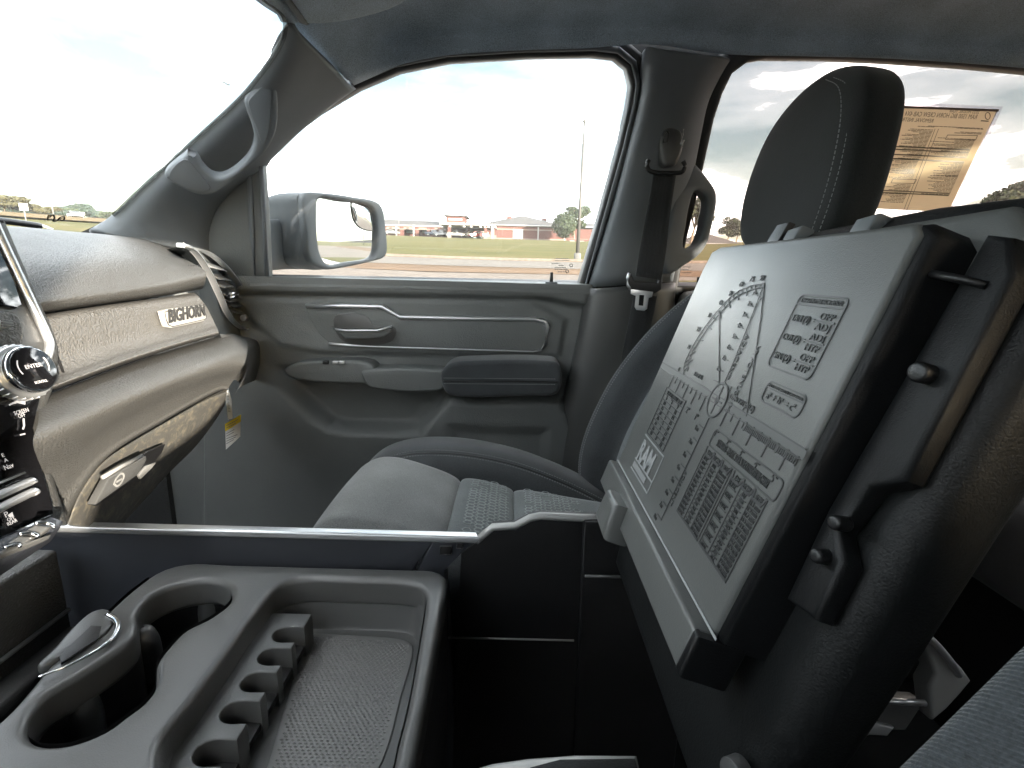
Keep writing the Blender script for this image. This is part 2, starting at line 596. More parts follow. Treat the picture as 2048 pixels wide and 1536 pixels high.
# unseen driver's side, its two openings cut to steer and stop the sun
dl = [V(-1.25, -0.5, -0.97), V(1.9, -0.5, -0.97), V(1.9, -0.5, 0.02), V(1.75, -0.5, 0.44), V(-0.33, -0.5, 0.44), V(-0.85, -0.5, 0.06), V(-1.25, -0.5, 0.02)]
def dflat(pts): return [V(p.x, -0.5, p.z) for p in pts]
struct(plate('cabin_side_wall', dl, (0, 1, 0), 0.05, M['trim'], holes=[[V(-0.55, -0.5, -0.03), V(-0.20, -0.5, -0.03), V(-0.16, -0.5, 0.26), V(-0.16, -0.5, 0.385), V(-0.25, -0.5, 0.385), V(-0.50, -0.5, 0.24)], [V(0.38, -0.5, -0.055), V(0.80, -0.5, -0.055), V(0.81, -0.5, 0.30), V(0.80, -0.5, 0.385), V(0.565, -0.5, 0.385), V(0.51, -0.5, 0.29), V(0.425, -0.5, 0.16)]]), 'driver side wall of the cabin with window openings')
bl = [V(1.80, -0.5, -0.97), V(1.80, 1.15, -0.97), V(1.80, 1.15, 0.46), V(1.80, -0.5, 0.46)]
bh = [V(1.80, -0.3, 0.02), V(1.80, 1.0, 0.02), V(1.80, 0.93, 0.36), V(1.80, -0.23, 0.36)]
struct(plate('cabin_back_wall', bl, (-1, 0, 0), 0.05, M['trim'], holes=[bh]), 'rear wall of the cabin with back window opening')

# passenger side body behind the trims
sb = [P(150, 470, pl=GLASS), V(-0.95, 1.14, -0.05), V(-1.2, 1.38, -0.97), V(1.9, 1.38, -0.97), V(1.9, 1.13, 0.02), V(1.8, 1.03, 0.45), P(1300, 60, pl=GLASS), P(900, 84, pl=GLASS), P(740, 130, pl=GLASS), P(560, 255, pl=GLASS), P(470, 330, pl=GLASS)]
struct(plate('cabin_side_wall', sb, -GN, 0.02, M['seal'], holes=[grow3(FWP, GN, 0.012), grow3(RWP, GN, 0.012)], shift=0.004), 'passenger side wall of the cabin behind the trims')
struct(box('kick_panel', (-1.2, 1.085, -0.97), (-0.80, 1.10, 0.0), M['carpet']), 'black carpeted kick panel beside the passenger footwell')

# headliner
R0 = PP([(708, 168), (800, 130), (900, 110), (1050, 100), (1180, 96), (1300, 88), (1450, 108), (1600, 112), (1800, 118), (2048, 136), (2330, 165)], pl=off(GLASS, -0.040))
R1 = [P(590, 66, Y=0.86)] + PP([(770, 62), (900, 45), (1050, 38), (1180, 36), (1300, 36), (1450, 46), (1600, 50), (1800, 58), (2048, 70), (2330, 95)], Y=0.975)
xs = [-0.338, -0.25, -0.12, 0.0, 0.12, 0.25, 0.40, 0.55, 0.75, 1.05, 1.75]
def hrow(y, zs, z):
    return [V(x, y, zs if i == 0 else (zs+z)/2+0.02 if i == 1 else z) for i, x in enumerate(xs)]
rows = [R0, R1, hrow(0.80, 0.356, 0.455), hrow(0.55, 0.38, 0.475), hrow(0.1, 0.38, 0.475), hrow(-0.2, 0.35, 0.45), hrow(-0.47, 0.25, 0.40)]
hl = loft('headliner', rows, M['headliner'], nu=60, nv=36)
struct(solidify(hl, 0.005, 0), 'blue grey cloth headliner over the cabin')

# sun visor folded against the headliner
vis = thing('sun_visor', 'folded grey sun visor above the passenger side of the windscreen', 'sun visor')
vp = [V(-0.33, 0.80, 0.352), V(-0.335, 0.50, 0.375), V(-0.15, 0.50, 0.415), V(-0.13, 0.70, 0.405), V(-0.15, 0.80, 0.385), V(-0.20, 0.825, 0.372)]
vn = (vp[1]-vp[0]).cross(vp[2]-vp[0]); vn = -vn if vn.z > 0 else vn
plate('visor_panel', [p+V(0, 0, -0.012) for p in vp], vn, 0.022, M['headliner'], vis, b=0.008, n_smooth=48, shift=0.004)
tube('pivot_rod', [V(-0.31, 0.815, 0.345), V(-0.31, 0.80, 0.340), V(-0.31, 0.6, 0.357)], 0.005, M['trim'], vis)

# front pillar trim
WE = [(186, 464), (232, 434), (300, 370), (400, 279), (490, 195), (545, 125), (570, 80), (577, 46)]
DE = [(410, 505), (412, 460), (430, 412), (468, 370), (524, 326), (590, 262), (650, 212), (705, 172)]
WEP = PP(WE, pl=off(WIND, 0.0))
DEP = PP(DE, pl=off(GLASS, -0.035))
mid1, mid2, outer = [], [], []
for (a, b), (c, d), p, q in zip(WE, DE, WEP, DEP):
    outer.append(p + V(-0.05, 0.06, -0.01))
    mid1.append(P(a*0.78+c*0.22, b*0.78+d*0.22, Y=p.y*0.70+q.y*0.30-0.035))
    mid2.append(P(a*0.35+c*0.65, b*0.35+d*0.65, Y=p.y*0.3+q.y*0.7-0.028))
ap = loft('front_pillar_trim', [outer, WEP, mid1, mid2, DEP, [q+V(0, 0.022, 0.028) for q in DEP]], M['trim'], nu=48, nv=40)
struct(solidify(ap, 0.012, 0), 'grey moulded trim over the front roof pillar')
# windscreen header strip and bonded black border
BE = WE[1:-1]+[(574, 50), (562, 26), (530, 2), (470, -45)]
FR = glassmat('pale dotted glass border', (0.50, 0.50, 0.48))
bo_r = loft('windscreen_border', [[P(a+6, b+6, pl=off(WIND, 0.004)) for a, b in BE], [P(a-8, b-5, pl=off(WIND, 0.003)) for a, b in BE]], FR, nu=60, nv=3)
struct(solidify(bo_r, 0.003, 0), 'pale bonded edge of the windscreen along the front pillar')
box_h = loft('windscreen_header', [[P(577, 46, pl=WIND), P(562, 18, pl=WIND), P(520, -14, pl=WIND), V(-0.345, 0.45, 0.345), V(-0.345, 0.1, 0.345), V(-0.33, -0.45, 0.30)],
                       [V(-0.333, 0.84, 0.362), V(-0.333, 0.78, 0.366), V(-0.333, 0.70, 0.37), V(-0.335, 0.45, 0.392), V(-0.335, 0.1, 0.392), V(-0.33, -0.45, 0.34)]], M['headliner'], nu=30, nv=4)
struct(solidify(box_h, 0.02, 0), 'headliner edge along the top of the windscreen')

# windscreen
ws = [P(577, 46, pl=WIND)+V(0, 0.03, 0), P(186, 464, pl=WIND)+V(0, 0.04, 0)]
wsp = [ws[0], ws[1], V(ws[1].x, -0.40, ws[1].z), V(ws[0].x, -0.15, ws[0].z)]
wind = thing('windscreen', 'raked clear windscreen with small animal head emblem near its lower edge', 'windscreen')
plate('windscreen_glass', wsp, (0.271, 0, -0.495), 0.004, M['glass'], wind, shift=-0.008)
ram = [[(99, 446), (101, 438), (105, 436)], [(104, 441), (108, 436), (112, 438), (113, 443), (110, 446), (112, 449), (115, 449)],
       [(115, 449), (119, 447), (122, 443), (126, 440), (131, 439), (133, 442), (131, 446), (128, 447)], [(124, 444), (129, 442)], [(107, 437), (111, 436), (113, 440)]]
ribbons('emblem', [spline(PP(q, pl=off(WIND, -0.004*0)), 12) for q in ram], (0.271, 0, -0.495), 0.0026, M['ink'], wind, lift=-0.006)

# centre pillar
BL = [(1298, 96), (1292, 135), (1288, 190), (1264, 292), (1228, 426), (1184, 574)]
BR = [(1455, 116), (1438, 145), (1412, 200), (1396, 270), (1372, 400), (1340, 562)]
def pillar(name, L, R, pa, pb, label, bulge=0.03, nv=40, back=0.05, mat='trim'):
    a = PP(L, pl=pa) if isinstance(pa, tuple) else PP(L, Y=pa)
    b = PP(R, pl=pb) if isinstance(pb, tuple) else PP(R, Y=pb)
    m1, m2 = [], []
    for (x0, y0), (x1, y1), p, q in zip(L, R, a, b):
        m1.append(P(x0*0.8+x1*0.2, y0*0.8+y1*0.2, Y=p.y*0.8+q.y*0.2-bulge*0.8))
        m2.append(P(x0*0.3+x1*0.7, y0*0.3+y1*0.7, Y=p.y*0.3+q.y*0.7-bulge))
    o = loft(name, [[p+V(0, back, 0) for p in a], a, m1, m2, b, [p+V(0, back, 0) for p in b]], M[mat], nu=30, nv=nv)
    return struct(solidify(o, 0.01, 0), label)
pillar('centre_pillar_trim', BL, BR, off(GLASS, -0.045), off(GLASS, -0.035), 'grey upper trim of the pillar between the two doors')
pillar('centre_pillar_base', [(1181, 578), (1160, 690), (1130, 820), (1108, 950), (1095, 1080)], [(1345, 566), (1340, 690), (1330, 820), (1320, 950), (1310, 1080)], 1.085, 1.09,
       'dark lower trim of the pillar between the two doors', 0.03, mat='console')

# ================================================================== grab handles
gh = thing('grab_handle', 'moulded grab handle with two end covers on the front pillar', 'grab handle', group='grab handles')
# a plane through the pillar, leaning with it
hp = [P(545, 154, Y=0.835), P(330, 353, Y=0.915), P(427, 377, Y=0.955)]
hn = (hp[1]-hp[0]).cross(hp[2]-hp[0]).normalized()
if hn.y > 0: hn = -hn
hc = P(445, 270, Y=0.885)
hn = (hn*0.45-hc.normalized()*0.55).normalized()
HPL = (hn, hn.dot(hc))
HO = [(546, 152), (518, 172), (489, 202), (492, 219), (504, 252), (509, 282), (500, 310), (470, 341), (442, 355), (424, 352), (406, 336), (383, 303), (370, 313), (329, 354), (358, 374),
      (400, 391), (432, 388), (478, 353), (530, 305), (552, 262), (555, 200)]
plate('handle_grip', PP(HO, pl=HPL), hn, 0.032, M['trim'], gh, b=0.006, n_smooth=110)
HC1 = [(542, 160), (518, 178), (496, 203), (499, 216), (512, 255), (526, 288), (538, 262), (542, 210)]
HC2 = [(371, 318), (338, 353), (362, 370), (400, 383), (421, 377), (402, 350)]
for hc in (HC1, HC2):
    plate('end_cover', PP(hc, pl=HPL), hn, 0.004, M['trim'], gh, b=0.0012, shift=0.0022, n_smooth=40)
rb = thing('grab_handle', 'angular open grab handle standing off the centre pillar behind the belt', 'grab handle', group='grab handles')
BHO = [(1372, 312), (1392, 322), (1425, 352), (1446, 378), (1449, 400), (1440, 445), (1428, 484), (1410, 508), (1372, 532), (1338, 548), (1322, 520), (1340, 430), (1352, 360)]
BHI = [(1397, 381), (1418, 386), (1428, 397), (1424, 430), (1415, 466), (1404, 487), (1385, 497), (1372, 495), (1377, 450), (1386, 405)]
plate('handle_grip', PP(BHO, Y=1.035), (0.25, -1, 0), 0.035, M['trim'], rb, b=0.008, holes=[PP(BHI, Y=1.035)], n_smooth=80, hole_smooth=50)

# ================================================================== passenger door
door = thing('passenger_door', 'dark grey passenger door panel with silver trim, armrest and clear window', 'car door')
plate('window_frame', grow3(FWP, GN, 0.034), -GN, 0.05, M['seal'], door, b=0.010, holes=[FWP], shift=0.03, seg=3)
tube('window_seal', [p-GN*0.034 for p in grow3(FWP, GN, 0.012)], 0.0055, M['trim'], door, closed=True, seg=6)
gl = plate('window_glass', grow3(FWP, GN, 0.02), -GN, 0.004, M['glass'], door, shift=-0.012)
# safety etching in the rear lower corner of the glass
et = []
for i, (y, a, b) in enumerate([(519, 1112, 1139), (523, 1110, 1140), (529, 1104, 1118), (533, 1118, 1128), (537, 1110, 1132), (541, 1110, 1134), (546, 1116, 1134)]):
    x = a
    while x < b:
        w_ = random.uniform(2, 5)
        et.append(PP([(x, y), (min(b, x+w_), y)], pl=GLASS)); x += w_+random.uniform(0.8, 1.6)
for c_ in ((1143, 533), (1135, 545)):
    et.append(PP([(c_[0]+3*math.cos(k), c_[1]+3*math.sin(k)) for k in [i*math.pi/5 for i in range(11)]], pl=GLASS))
ribbons('etching', et, -GN, 0.0014, M['greyink'], gl, lift=-0.010, h=0.0003)
# mirror sail panel in the front corner
SP = [(528, 332), (535, 430), (541, 556), (505, 572), (470, 560), (402, 520), (405, 460), (425, 410), (462, 372)]
plate('corner_panel', PP(SP, pl=off(GLASS, -0.02)), -GN, 0.03, M['door'], door, b=0.006, shift=0.014)
tube('corner_seal', PP([(523, 333), (528, 430), (534, 556)], pl=off(GLASS, -0.045)), 0.0045, M['trim'], door)

# the pressed lower panel as a relief with depth
DY = 1.10
def poly_sd(q, x, z):
    inside = False
    dmin = 1e9
    m = len(q)
    for i in range(m):
        x0, z0 = q[i]; x1, z1 = q[(i+1) % m]
        if (z0 > z) != (z1 > z) and x < (x1-x0)*(z-z0)/(z1-z0)+x0: inside = not inside
        dx, dz = x1-x0, z1-z0
        t = max(0, min(1, ((x-x0)*dx+(z-z0)*dz)/(dx*dx+dz*dz+1e-12)))
        dd = (x-x0-dx*t)**2+(z-z0-dz*t)**2
        if dd < dmin: dmin = dd
    d_ = math.sqrt(dmin)
    return d_ if inside else -d_
def sst(t):
    t = max(0, min(1, t)); return t*t*(3-2*t)
def relief(name, x0, x1, z0, z1, nx, nz, feats, base, mat, parent):
    fs_ = [([(p.x, p.z) for p in PP(q, Y=base-h)], h, s) for q, h, s in feats]
    vs, fc = [], []
    for j in range(nz+1):
        z = z0+(z1-z0)*j/nz
        for i in range(nx+1):
            x = x0+(x1-x0)*i/nx
            h = 0
            for q, hh, s in fs_:
                k = sst(0.5+poly_sd(q, x, z)/(2*s))
                h += hh*k
            vs.append((x, base-h, z))
    for j in range(nz):
        for i in range(nx):
            a = j*(nx+1)+i
            fc.append((a, a+1, a+nx+2, a+nx+1))
    return mesh_obj(name, vs, fc, mat, parent)
feats = [([(470, 540), (1190, 566), (1176, 612), (1140, 609), (1098, 598), (470, 586)], 0.022, 0.008),
         ([(470, 596), (1060, 600), (1130, 640), (1120, 712), (640, 706), (560, 690), (500, 640)], 0.010, 0.008),
         ([(400, 690), (560, 772), (655, 855), (700, 862), (838, 864), (894, 798), (1122, 803), (1300, 1100), (400, 1100)], 0.034, 0.014),
         ([(905, 845), (1088, 852), (1075, 1100), (880, 1100)], -0.012, 0.018),
         ([(560, 735), (700, 735), (860, 800), (828, 846), (700, 850), (640, 828)], -0.012, 0.014)]
relief('door_panel', -0.84, 0.175, -0.95, -0.022, 200, 180, feats, DY, M['door'], door)
loft('window_ledge', [PP([(500, 552), (850, 558), (1185, 566)], Y=1.125), PP([(500, 558), (850, 564), (1185, 572)], Y=1.085), PP([(500, 572), (850, 578), (1185, 588)], Y=1.076)], M['door'], door, nu=12, nv=8)
# trim insert with silver surround
IN = [(612, 614), (760, 615), (800, 637), (1076, 641), (1093, 648), (1093, 662), (1086, 698), (1074, 702), (740, 693), (662, 688), (640, 668), (622, 640)]
plate('insert_panel', PP(IN, Y=1.088), (0, -1, 0), 0.012, M['door'], door, b=0.002, shift=0.002)
plate('pull_recess', PP([(670, 632), (735, 633), (745, 650), (790, 655), (785, 682), (690, 684), (672, 664)], Y=1.086), (0, -1, 0), 0.003, M['console'], door, b=0.001, shift=0.001, n_smooth=36)
tube('silver_trim', PP([(612, 612), (690, 612), (764, 613), (800, 634), (900, 636), (1070, 638), (1090, 643), (1095, 655), (1090, 690), (1083, 700)], Y=1.083), [0.0042, 0.0055, 0.0055, 0.005, 0.005, 0.005, 0.005, 0.005, 0.0038, 0.002], M['silver'], door, seg=8)
tube('silver_trim', PP([(1083, 700), (1066, 703), (900, 698), (740, 693), (690, 690), (658, 687)], Y=1.083), [0.002, 0.0016, 0.0016, 0.0016, 0.003, 0.0028], M['silver'], door, seg=8)
hd = plate('door_handle', PP([(670, 659), (692, 662), (735, 662), (760, 660), (784, 653), (782, 664), (766, 674), (735, 678), (690, 677), (680, 668)], Y=1.062), (0, -1, 0), 0.012, M['door'], door, b=0.003)
tube('silver_edge', PP([(670, 658), (690, 661), (755, 661), (784, 653)], Y=1.056), 0.0022, M['silver'], hd)
# armrest
A1 = [(566, 741), (590, 727), (640, 722), (722, 723), (745, 732), (752, 748), (745, 766), (700, 768), (620, 764), (580, 756)]
A2 = [(722, 743), (745, 738), (860, 739), (890, 744), (892, 764), (884, 780), (765, 781), (734, 772)]
A3 = [(882, 745), (900, 728), (960, 722), (1080, 722), (1117, 728), (1124, 750), (1121, 778), (1112, 790), (1060, 793), (896, 790), (884, 772)]
arm = plate('armrest', PP(A3, Y=1.02), (0, -1, 0), 0.085, M['fabric_dark'], door, b=0.010, seg=4, n_smooth=70)
for yy in (757, 768):
    stitches('stitching', PP([(888, yy-1), (1000, yy), (1114, yy+1)], Y=1.0205-0.0012), M['thread'], arm)
tube('seam', PP([(886, 762), (1000, 763), (1116, 764)], Y=1.0195), 0.0012, M['black'], arm, seg=6)
sw = plate('switch_panel', PP(A1, Y=1.050), (0, -1, 0), 0.06, M['door'], door, b=0.007, seg=4, n_smooth=60)
for xx in (652, 672, 684):
    p = P(xx, 727, Y=1.05)
    box('window_switch', (p.x-0.006, p.y-0.004, p.z-0.001), (p.x+0.006, p.y+0.012, p.z+0.006), M['silver'] if xx > 660 else M['black'], sw, bv=0.001)
plate('pull_cup', PP(A2, Y=1.046), (0, -1, 0), 0.06, M['door'], door, b=0.007, seg=4, n_smooth=60)
lp = P(1103, 556, Y=1.10)
lk = cyl('lock_pin', (lp.x, 1.10, lp.z-0.012), (0, 0, 1), 0.0045, 0.024, M['black'], door, r2=0.003)
cyl('pin_collar', (lp.x, 1.10, lp.z-0.012), (0, 0, 1), 0.013, 0.004, M['trim'], lk)

# rear door behind the pillar
rd = thing('rear_door', 'rear passenger door with tinted window behind the centre pillar', 'car door')
plate('window_frame', grow3(RWP, GN, 0.04), -GN, 0.05, M['seal'], rd, b=0.010, holes=[RWP], shift=0.03, seg=3)
rg = plate('window_glass', grow3(RWP, GN, 0.02), -GN, 0.004, M['tint'], rd, shift=-0.012)
et = []
for y, a, b in [(536, 1366, 1384), (541, 1362, 1380), (548, 1366, 1386)]:
    x = a
    while x < b:
        w_ = random.uniform(2, 5)
        et.append(PP([(x, y), (min(b, x+w_), y)], pl=GLASS)); x += w_+1.2
ribbons('etching', et, -GN, 0.0014, M['greyink'], rg, lift=-0.010, h=0.0003)
box('door_panel', (0.36, 1.06, -0.97), (1.6, 1.14, -0.03), M['door'], rd, bv=0.02)
lp = P(1397, 562, Y=1.09)
lk = cyl('lock_pin', (lp.x, 1.09, -0.035), (0, 0, 1), 0.005, 0.035, M['black'], rd, r2=0.0035)
cyl('pin_collar', (lp.x, 1.09, -0.032), (0, 0, 1), 0.013, 0.004, M['trim'], lk)

# dealer sheet on the rear side window, seen from behind
sh = thing('window_sheet', 'yellowed dealer sheet with mirrored printing taped inside the rear window', 'paper sheet')
SHPL = off(GLASS, -0.004)
tl, tr_, br_ = P(1700, 200, pl=SHPL), P(2006, 213, pl=SHPL), P(1908, 425, pl=SHPL)
uu = (tr_-tl).normalized()
dv = (br_-tr_)
bl_ = tl+dv
sheetm, st_, sb_ = newmat('backlit paper')
sb_.inputs['Base Color'].default_value = (0.62, 0.55, 0.36, 1); sb_.inputs['Roughness'].default_value = 0.8
trn = st_.nodes.new('ShaderNodeBsdfTranslucent'); trn.inputs['Color'].default_value = (0.74, 0.68, 0.53, 1)
smx = st_.nodes.new('ShaderNodeMixShader'); smx.inputs[0].default_value = 0.85
st_.links.new(sb_.outputs[0], smx.inputs[1]); st_.links.new(trn.outputs[0], smx.inputs[2]); st_.links.new(smx.outputs[0], st_.nodes['Material Output'].inputs['Surface'])
film = glassmat('film edge', (0.86, 0.83, 0.85))
plate('film', [tl, tr_, br_, bl_], -GN, 0.0004, film, sh)
def shp(px, py, e=0.0015):
    return P(px, py, pl=off(SHPL, -e))
plate('sheet', [shp(1700, 209), shp(1994, 220), shp(1897, 424), shp(1600, 410)], -GN, 0.0006, sheetm, sh)
ribbons('border_print', [([shp(1700, 210, .0022), shp(1996, 221, .0022)], 0.004), ([shp(1994, 222, .0022), shp(1899, 424, .0022)], 0.0012)], -GN, 0.003, flatmat('brown print', (0.16, 0.10, 0.08)), sh)
su = (shp(1953, 235)-shp(1808, 228)).normalized()
sv = -GN.cross(su).normalized()
sv = sv if sv.z > 0 else -sv
pm = flatmat('faded print', (0.13, 0.12, 0.09))
def mtext(s_, px, py, size, sq=1.0, bold=0.0):
    # printed on the far face: runs the other way seen from in here
    o = text('print', s_, shp(px, py, .0022), -su, sv, size, pm, sh, ext=0.0002, squeeze=sq, bold=bold)
    return fixn(o)
def mfit(s_, px, py, size, px1):
    fixn(text_fit('print', s_, shp(px, py, .0022), -su, sv, size, (shp(px1, py, .0022)-shp(px, py, .0022)).length, pm, sh, ext=0.0002))
mfit('RAM 1500 BIG HORN CREW CAB 4X4', 1953, 238.5, 0.0115, 1807)
mfit('2023 MODEL YEAR', 1958, 227.5, 0.0065, 1897)
mfit('REMOVAL INSTRUCTIONS', 1866, 245.5, 0.0095, 1766)
def rule(px, py, ln_):
    a = shp(px, py, .0022); return [a, a-su*ln_]
L_ = []
def column(px, py, n, step, w0, dens=1.0, k=0.46):
    for i in range(n):
        y = py+i*step; x = px-(y-py)*k
        ww = w0*random.uniform(0.35, 1.0)
        a = shp(x, y, .0022); s0 = 0
        while s0 < ww:
            d_ = random.uniform(0.003, 0.012)
            L_.append([a-su*s0, a-su*min(ww, s0+d_)]); s0 += d_+0.0018
column(1965, 257, 1, 1, 0.115); column(1966, 258.6, 1, 1, 0.115); column(1963, 266, 2, 2.2, 0.07)
column(1950, 279, 16, 2.45, 0.085); column(1928, 325, 12, 2.6, 0.055); column(1916, 352, 16, 2.5, 0.06)
column(1868, 254, 1, 1, 0.09); column(1866, 260, 22, 2.6, 0.065); column(1838, 318, 12, 2.6, 0.07); column(1833, 340, 8, 2.7, 0.05); column(1822, 370, 14, 2.7, 0.06)
for (xa, ya), (xb, yb) in (((1895, 270), (1955, 280)), ((1786, 358), (1833, 367))):
    q = [shp(xa, ya, .0022), shp(xb, ya+1.2, .0022), shp(xb-4, yb, .0022), shp(xa-4, yb-1.2, .0022)]
    for i in range(4): L_.append([q[i], q[(i+1) % 4]])
L_.append(([shp(1877, 258, .0022), shp(1812, 424, .0022)], 0.0009)); L_.append(([shp(1870, 258, .0022), shp(1806, 424, .0022)], 0.0009))
for y_ in (300, 305.5, 315.5, 324, 387, 391):
    a = shp(1948-(y_-279)*0.46, y_, .0022); L_.append(([a, a-su*0.26], 0.0022))
ribbons('small_print', L_, -GN, 0.0011, pm, sh, lift=0.0, h=0.0002)
ribbons('stamp', [[shp(1975+5*math.cos(k), 232+7*math.sin(k), .0022) for k in [i*math.pi/8 for i in range(17)]], ([shp(1962, 241.5, .0022), shp(1976, 242.5, .0022)], 0.002)], -GN, 0.0012, pm, sh)

# ================================================================== dashboard
DN = Vector((1, 0.18, 0))
def DP(c): return (DN, c)
dash = thing('dashboard', 'grained grey passenger side dashboard lit by low sun', 'dashboard')
def drow(pts, c): return PP(pts, pl=DP(c))
up = [drow([(-260, 448), (-100, 452), (40, 456), (180, 466), (290, 476), (362, 492)], -0.62),
      drow([(-260, 442), (-100, 447), (40, 454), (180, 468), (290, 481), (360, 500)], -0.53),
      drow([(-260, 455), (-100, 458), (40, 466), (180, 479), (295, 492), (364, 512)], -0.475),
      drow([(-260, 560), (-100, 535), (50, 522), (190, 518), (320, 522), (388, 528)], -0.396),
      drow([(-260, 668), (-100, 630), (62, 592), (200, 572), (330, 556), (411, 542)], -0.362),
      drow([(-260, 700), (-100, 655), (66, 614), (204, 594), (330, 575), (412, 556)], -0.357),
      drow([(-260, 712), (-100, 667), (70, 627), (206, 606), (330, 588), (408, 572)], -0.375),
      drow([(-260, 716), (-100, 671), (72, 631), (208, 610), (330, 592), (404, 578)], -0.43)]
loft('upper_pad', up, M['dash'], dash, nu=60, nv=44)
# small raised airbag lettering
ab = P(372, 536, pl=DP(-0.385))
text('airbag_lettering', 'AIRBAG', ab+V(0.004, 0, 0), V(-0.18, 1, 0), V(-0.25, 0, 1), 0.0085, M['ink'], dash, ext=0.0004, squeeze=1.5)
# grained accent panel with name badge
acc = [drow([(56, 633), (206, 610), (330, 594), (388, 585)], -0.40),
       drow([(56, 641), (208, 617), (330, 600), (396, 592)], -0.372),
       drow([(70, 683), (225, 650), (345, 626), (412, 612)], -0.366),
       drow([(80, 731), (238, 684), (356, 652), (424, 635)], -0.362),
       drow([(84, 759), (246, 704), (364, 668), (431, 650)], -0.352),
       drow([(84, 773), (250, 713), (368, 677), (435, 658)], -0.340),
       drow([(82, 785), (254, 722), (371, 685), (438, 667)], -0.338),
       drow([(82, 789), (256, 726), (373, 689), (440, 670)], -0.40)]
loft('accent_panel', acc, M['dash_panel'], dash, nu=60, nv=50)
tube('panel_gap', drow([(85, 660), (107, 696), (121, 730), (133, 762)], -0.352), 0.0012, M['black'], dash)
plate('ribbed_block', drow([(92, 742), (116, 735), (122, 756), (96, 765)], -0.351), (1, 0.18, 0), 0.004, M['dash'], dash, b=0.001)
# badge plate
M['badge'] = plastic('brushed badge', (0.50, 0.49, 0.46), 0.4, 0, metal=0.2, var=0.03)
bpl = DP(-0.360)
bq = [(317, 622), (330, 618), (395, 611), (403, 613), (409, 637), (404, 642), (338, 656), (328, 653), (323, 640)]
bg = plate('name_badge', PP(bq, pl=bpl), (1, 0.18, -0.05), 0.006, M['badge'], dash, b=0.001, shift=0.004)
bu, bv_, bn_ = frame_of((1, 0.18, -0.05))
bo = P(329, 645, pl=bpl)+bn_*0.0048
bw = (P(403, 632, pl=bpl)-P(329, 645, pl=bpl)).length
text_fit('badge_lettering', 'BIGHORN', bo, bu, bv_, 0.026, bw, M['ink'], bg, ext=0.0012, bold=0.0006, lift=0.0)
bo2 = PP([(322, 624), (331, 621), (396, 614), (402, 617), (407, 636), (402, 639), (338, 653), (330, 650), (325, 640), (322, 624)], pl=DP(-0.360))
ribbons('badge_border', [[p+Vector((1, .18, 0))*0.0045 for p in bo2]], (1, .18, 0), 0.0009, M['ink'], bg, lift=0, h=0.0006)
# lower dashboard
low = [drow([(78, 795), (256, 728), (373, 691), (455, 668), (484, 672)], -0.40),
       drow([(78, 801), (256, 735), (373, 698), (460, 676), (492, 682)], -0.352),
       drow([(76, 846), (256, 768), (373, 725), (462, 698), (495, 700)], -0.312),
       drow([(66, 882), (250, 800), (370, 752), (455, 722), (490, 724)], -0.298),
       drow([(74, 915), (230, 830), (350, 775), (445, 742), (482, 738)], -0.304),
       drow([(92, 955), (215, 866), (330, 805), (430, 762), (470, 756)], -0.325),
       drow([(112, 1000), (205, 902), (320, 834), (428, 776), (459, 772)], -0.338),
       drow([(126, 1044), (210, 918), (322, 844), (430, 784), (455, 780)], -0.345),
       drow([(142, 1044), (212, 922), (324, 848), (430, 788), (452, 786)], -0.40)]
loft('lower_dashboard', low, M['dash'], dash, nu=60, nv=54)
# glove box door
gbm = plastic('scuffed glove box plastic', (0.060, 0.058, 0.052), 0.6, 300, 0.35, dist=0.0006)
t_ = gbm.node_tree; b_ = t_.nodes['Principled BSDF']
tc_ = t_.nodes.new('ShaderNodeTexCoord'); mp_ = t_.nodes.new('ShaderNodeMapping'); mp_.inputs['Scale'].default_value = (10, 26, 40)
nz_ = tex(t_, 'ShaderNodeTexNoise', 2.2, None, Detail=8, Roughness=0.72, Distortion=0.6)
rp_ = t_.nodes.new('ShaderNodeValToRGB'); rp_.color_ramp.elements[0].position = 0.50; rp_.color_ramp.elements[1].position = 0.72
mx_ = t_.nodes.new('ShaderNodeMix'); mx_.data_type = 'RGBA'; mx_.inputs['B'].default_value = (0.19, 0.165, 0.115, 1)
old = b_.inputs['Base Color'].links[0].from_socket
t_.links.new(tc_.outputs['Object'], mp_.inputs['Vector']); t_.links.new(mp_.outputs[0], nz_.inputs['Vector']); t_.links.new(nz_.outputs['Fac'], rp_.inputs['Fac'])
t_.links.new(rp_.outputs['Color'], mx_.inputs['Factor']); t_.links.new(old, mx_.inputs['A']); t_.links.new(mx_.outputs['Result'], b_.inputs['Base Color'])
gbx = [drow([(136, 1046), (160, 985), (205, 925), (262, 884), (340, 838), (408, 798), (452, 779)], -0.350),
       drow([(138, 1050), (164, 990), (208, 930), (264, 890), (342, 844), (410, 804), (454, 785)], -0.342),
       drow([(180, 1052), (205, 1015), (245, 965), (295, 922), (360, 876), (415, 826), (452, 793)], -0.352),
       drow([(215, 1056), (240, 1028), (280, 985), (325, 938), (380, 888), (424, 838), (450, 803)], -0.372),
       drow([(232, 1062), (256, 1036), (296, 992), (340, 944), (392, 892), (430, 842), (450, 810)], -0.41)]
gb = loft('glove_box_door', gbx, gbm, dash, nu=50, nv=24)
plate('latch_recess', drow([(182, 1010), (206, 955), (286, 902), (323, 888), (318, 905), (300, 930), (262, 962), (190, 1012)], -0.339), (1, .18, -.12), 0.004, M['black'], gb, b=0.001, shift=0.003)
lt = plate('latch', drow([(181, 1008), (205, 956), (282, 912), (284, 920), (268, 950), (184, 1010)], -0.333), (1, .18, -.12), 0.008, M['console'], gb, b=0.0015, shift=0.004)
tube('latch_edge', drow([(205, 955), (240, 934), (283, 912)], -0.326), 0.0022, M['rim'], gb)
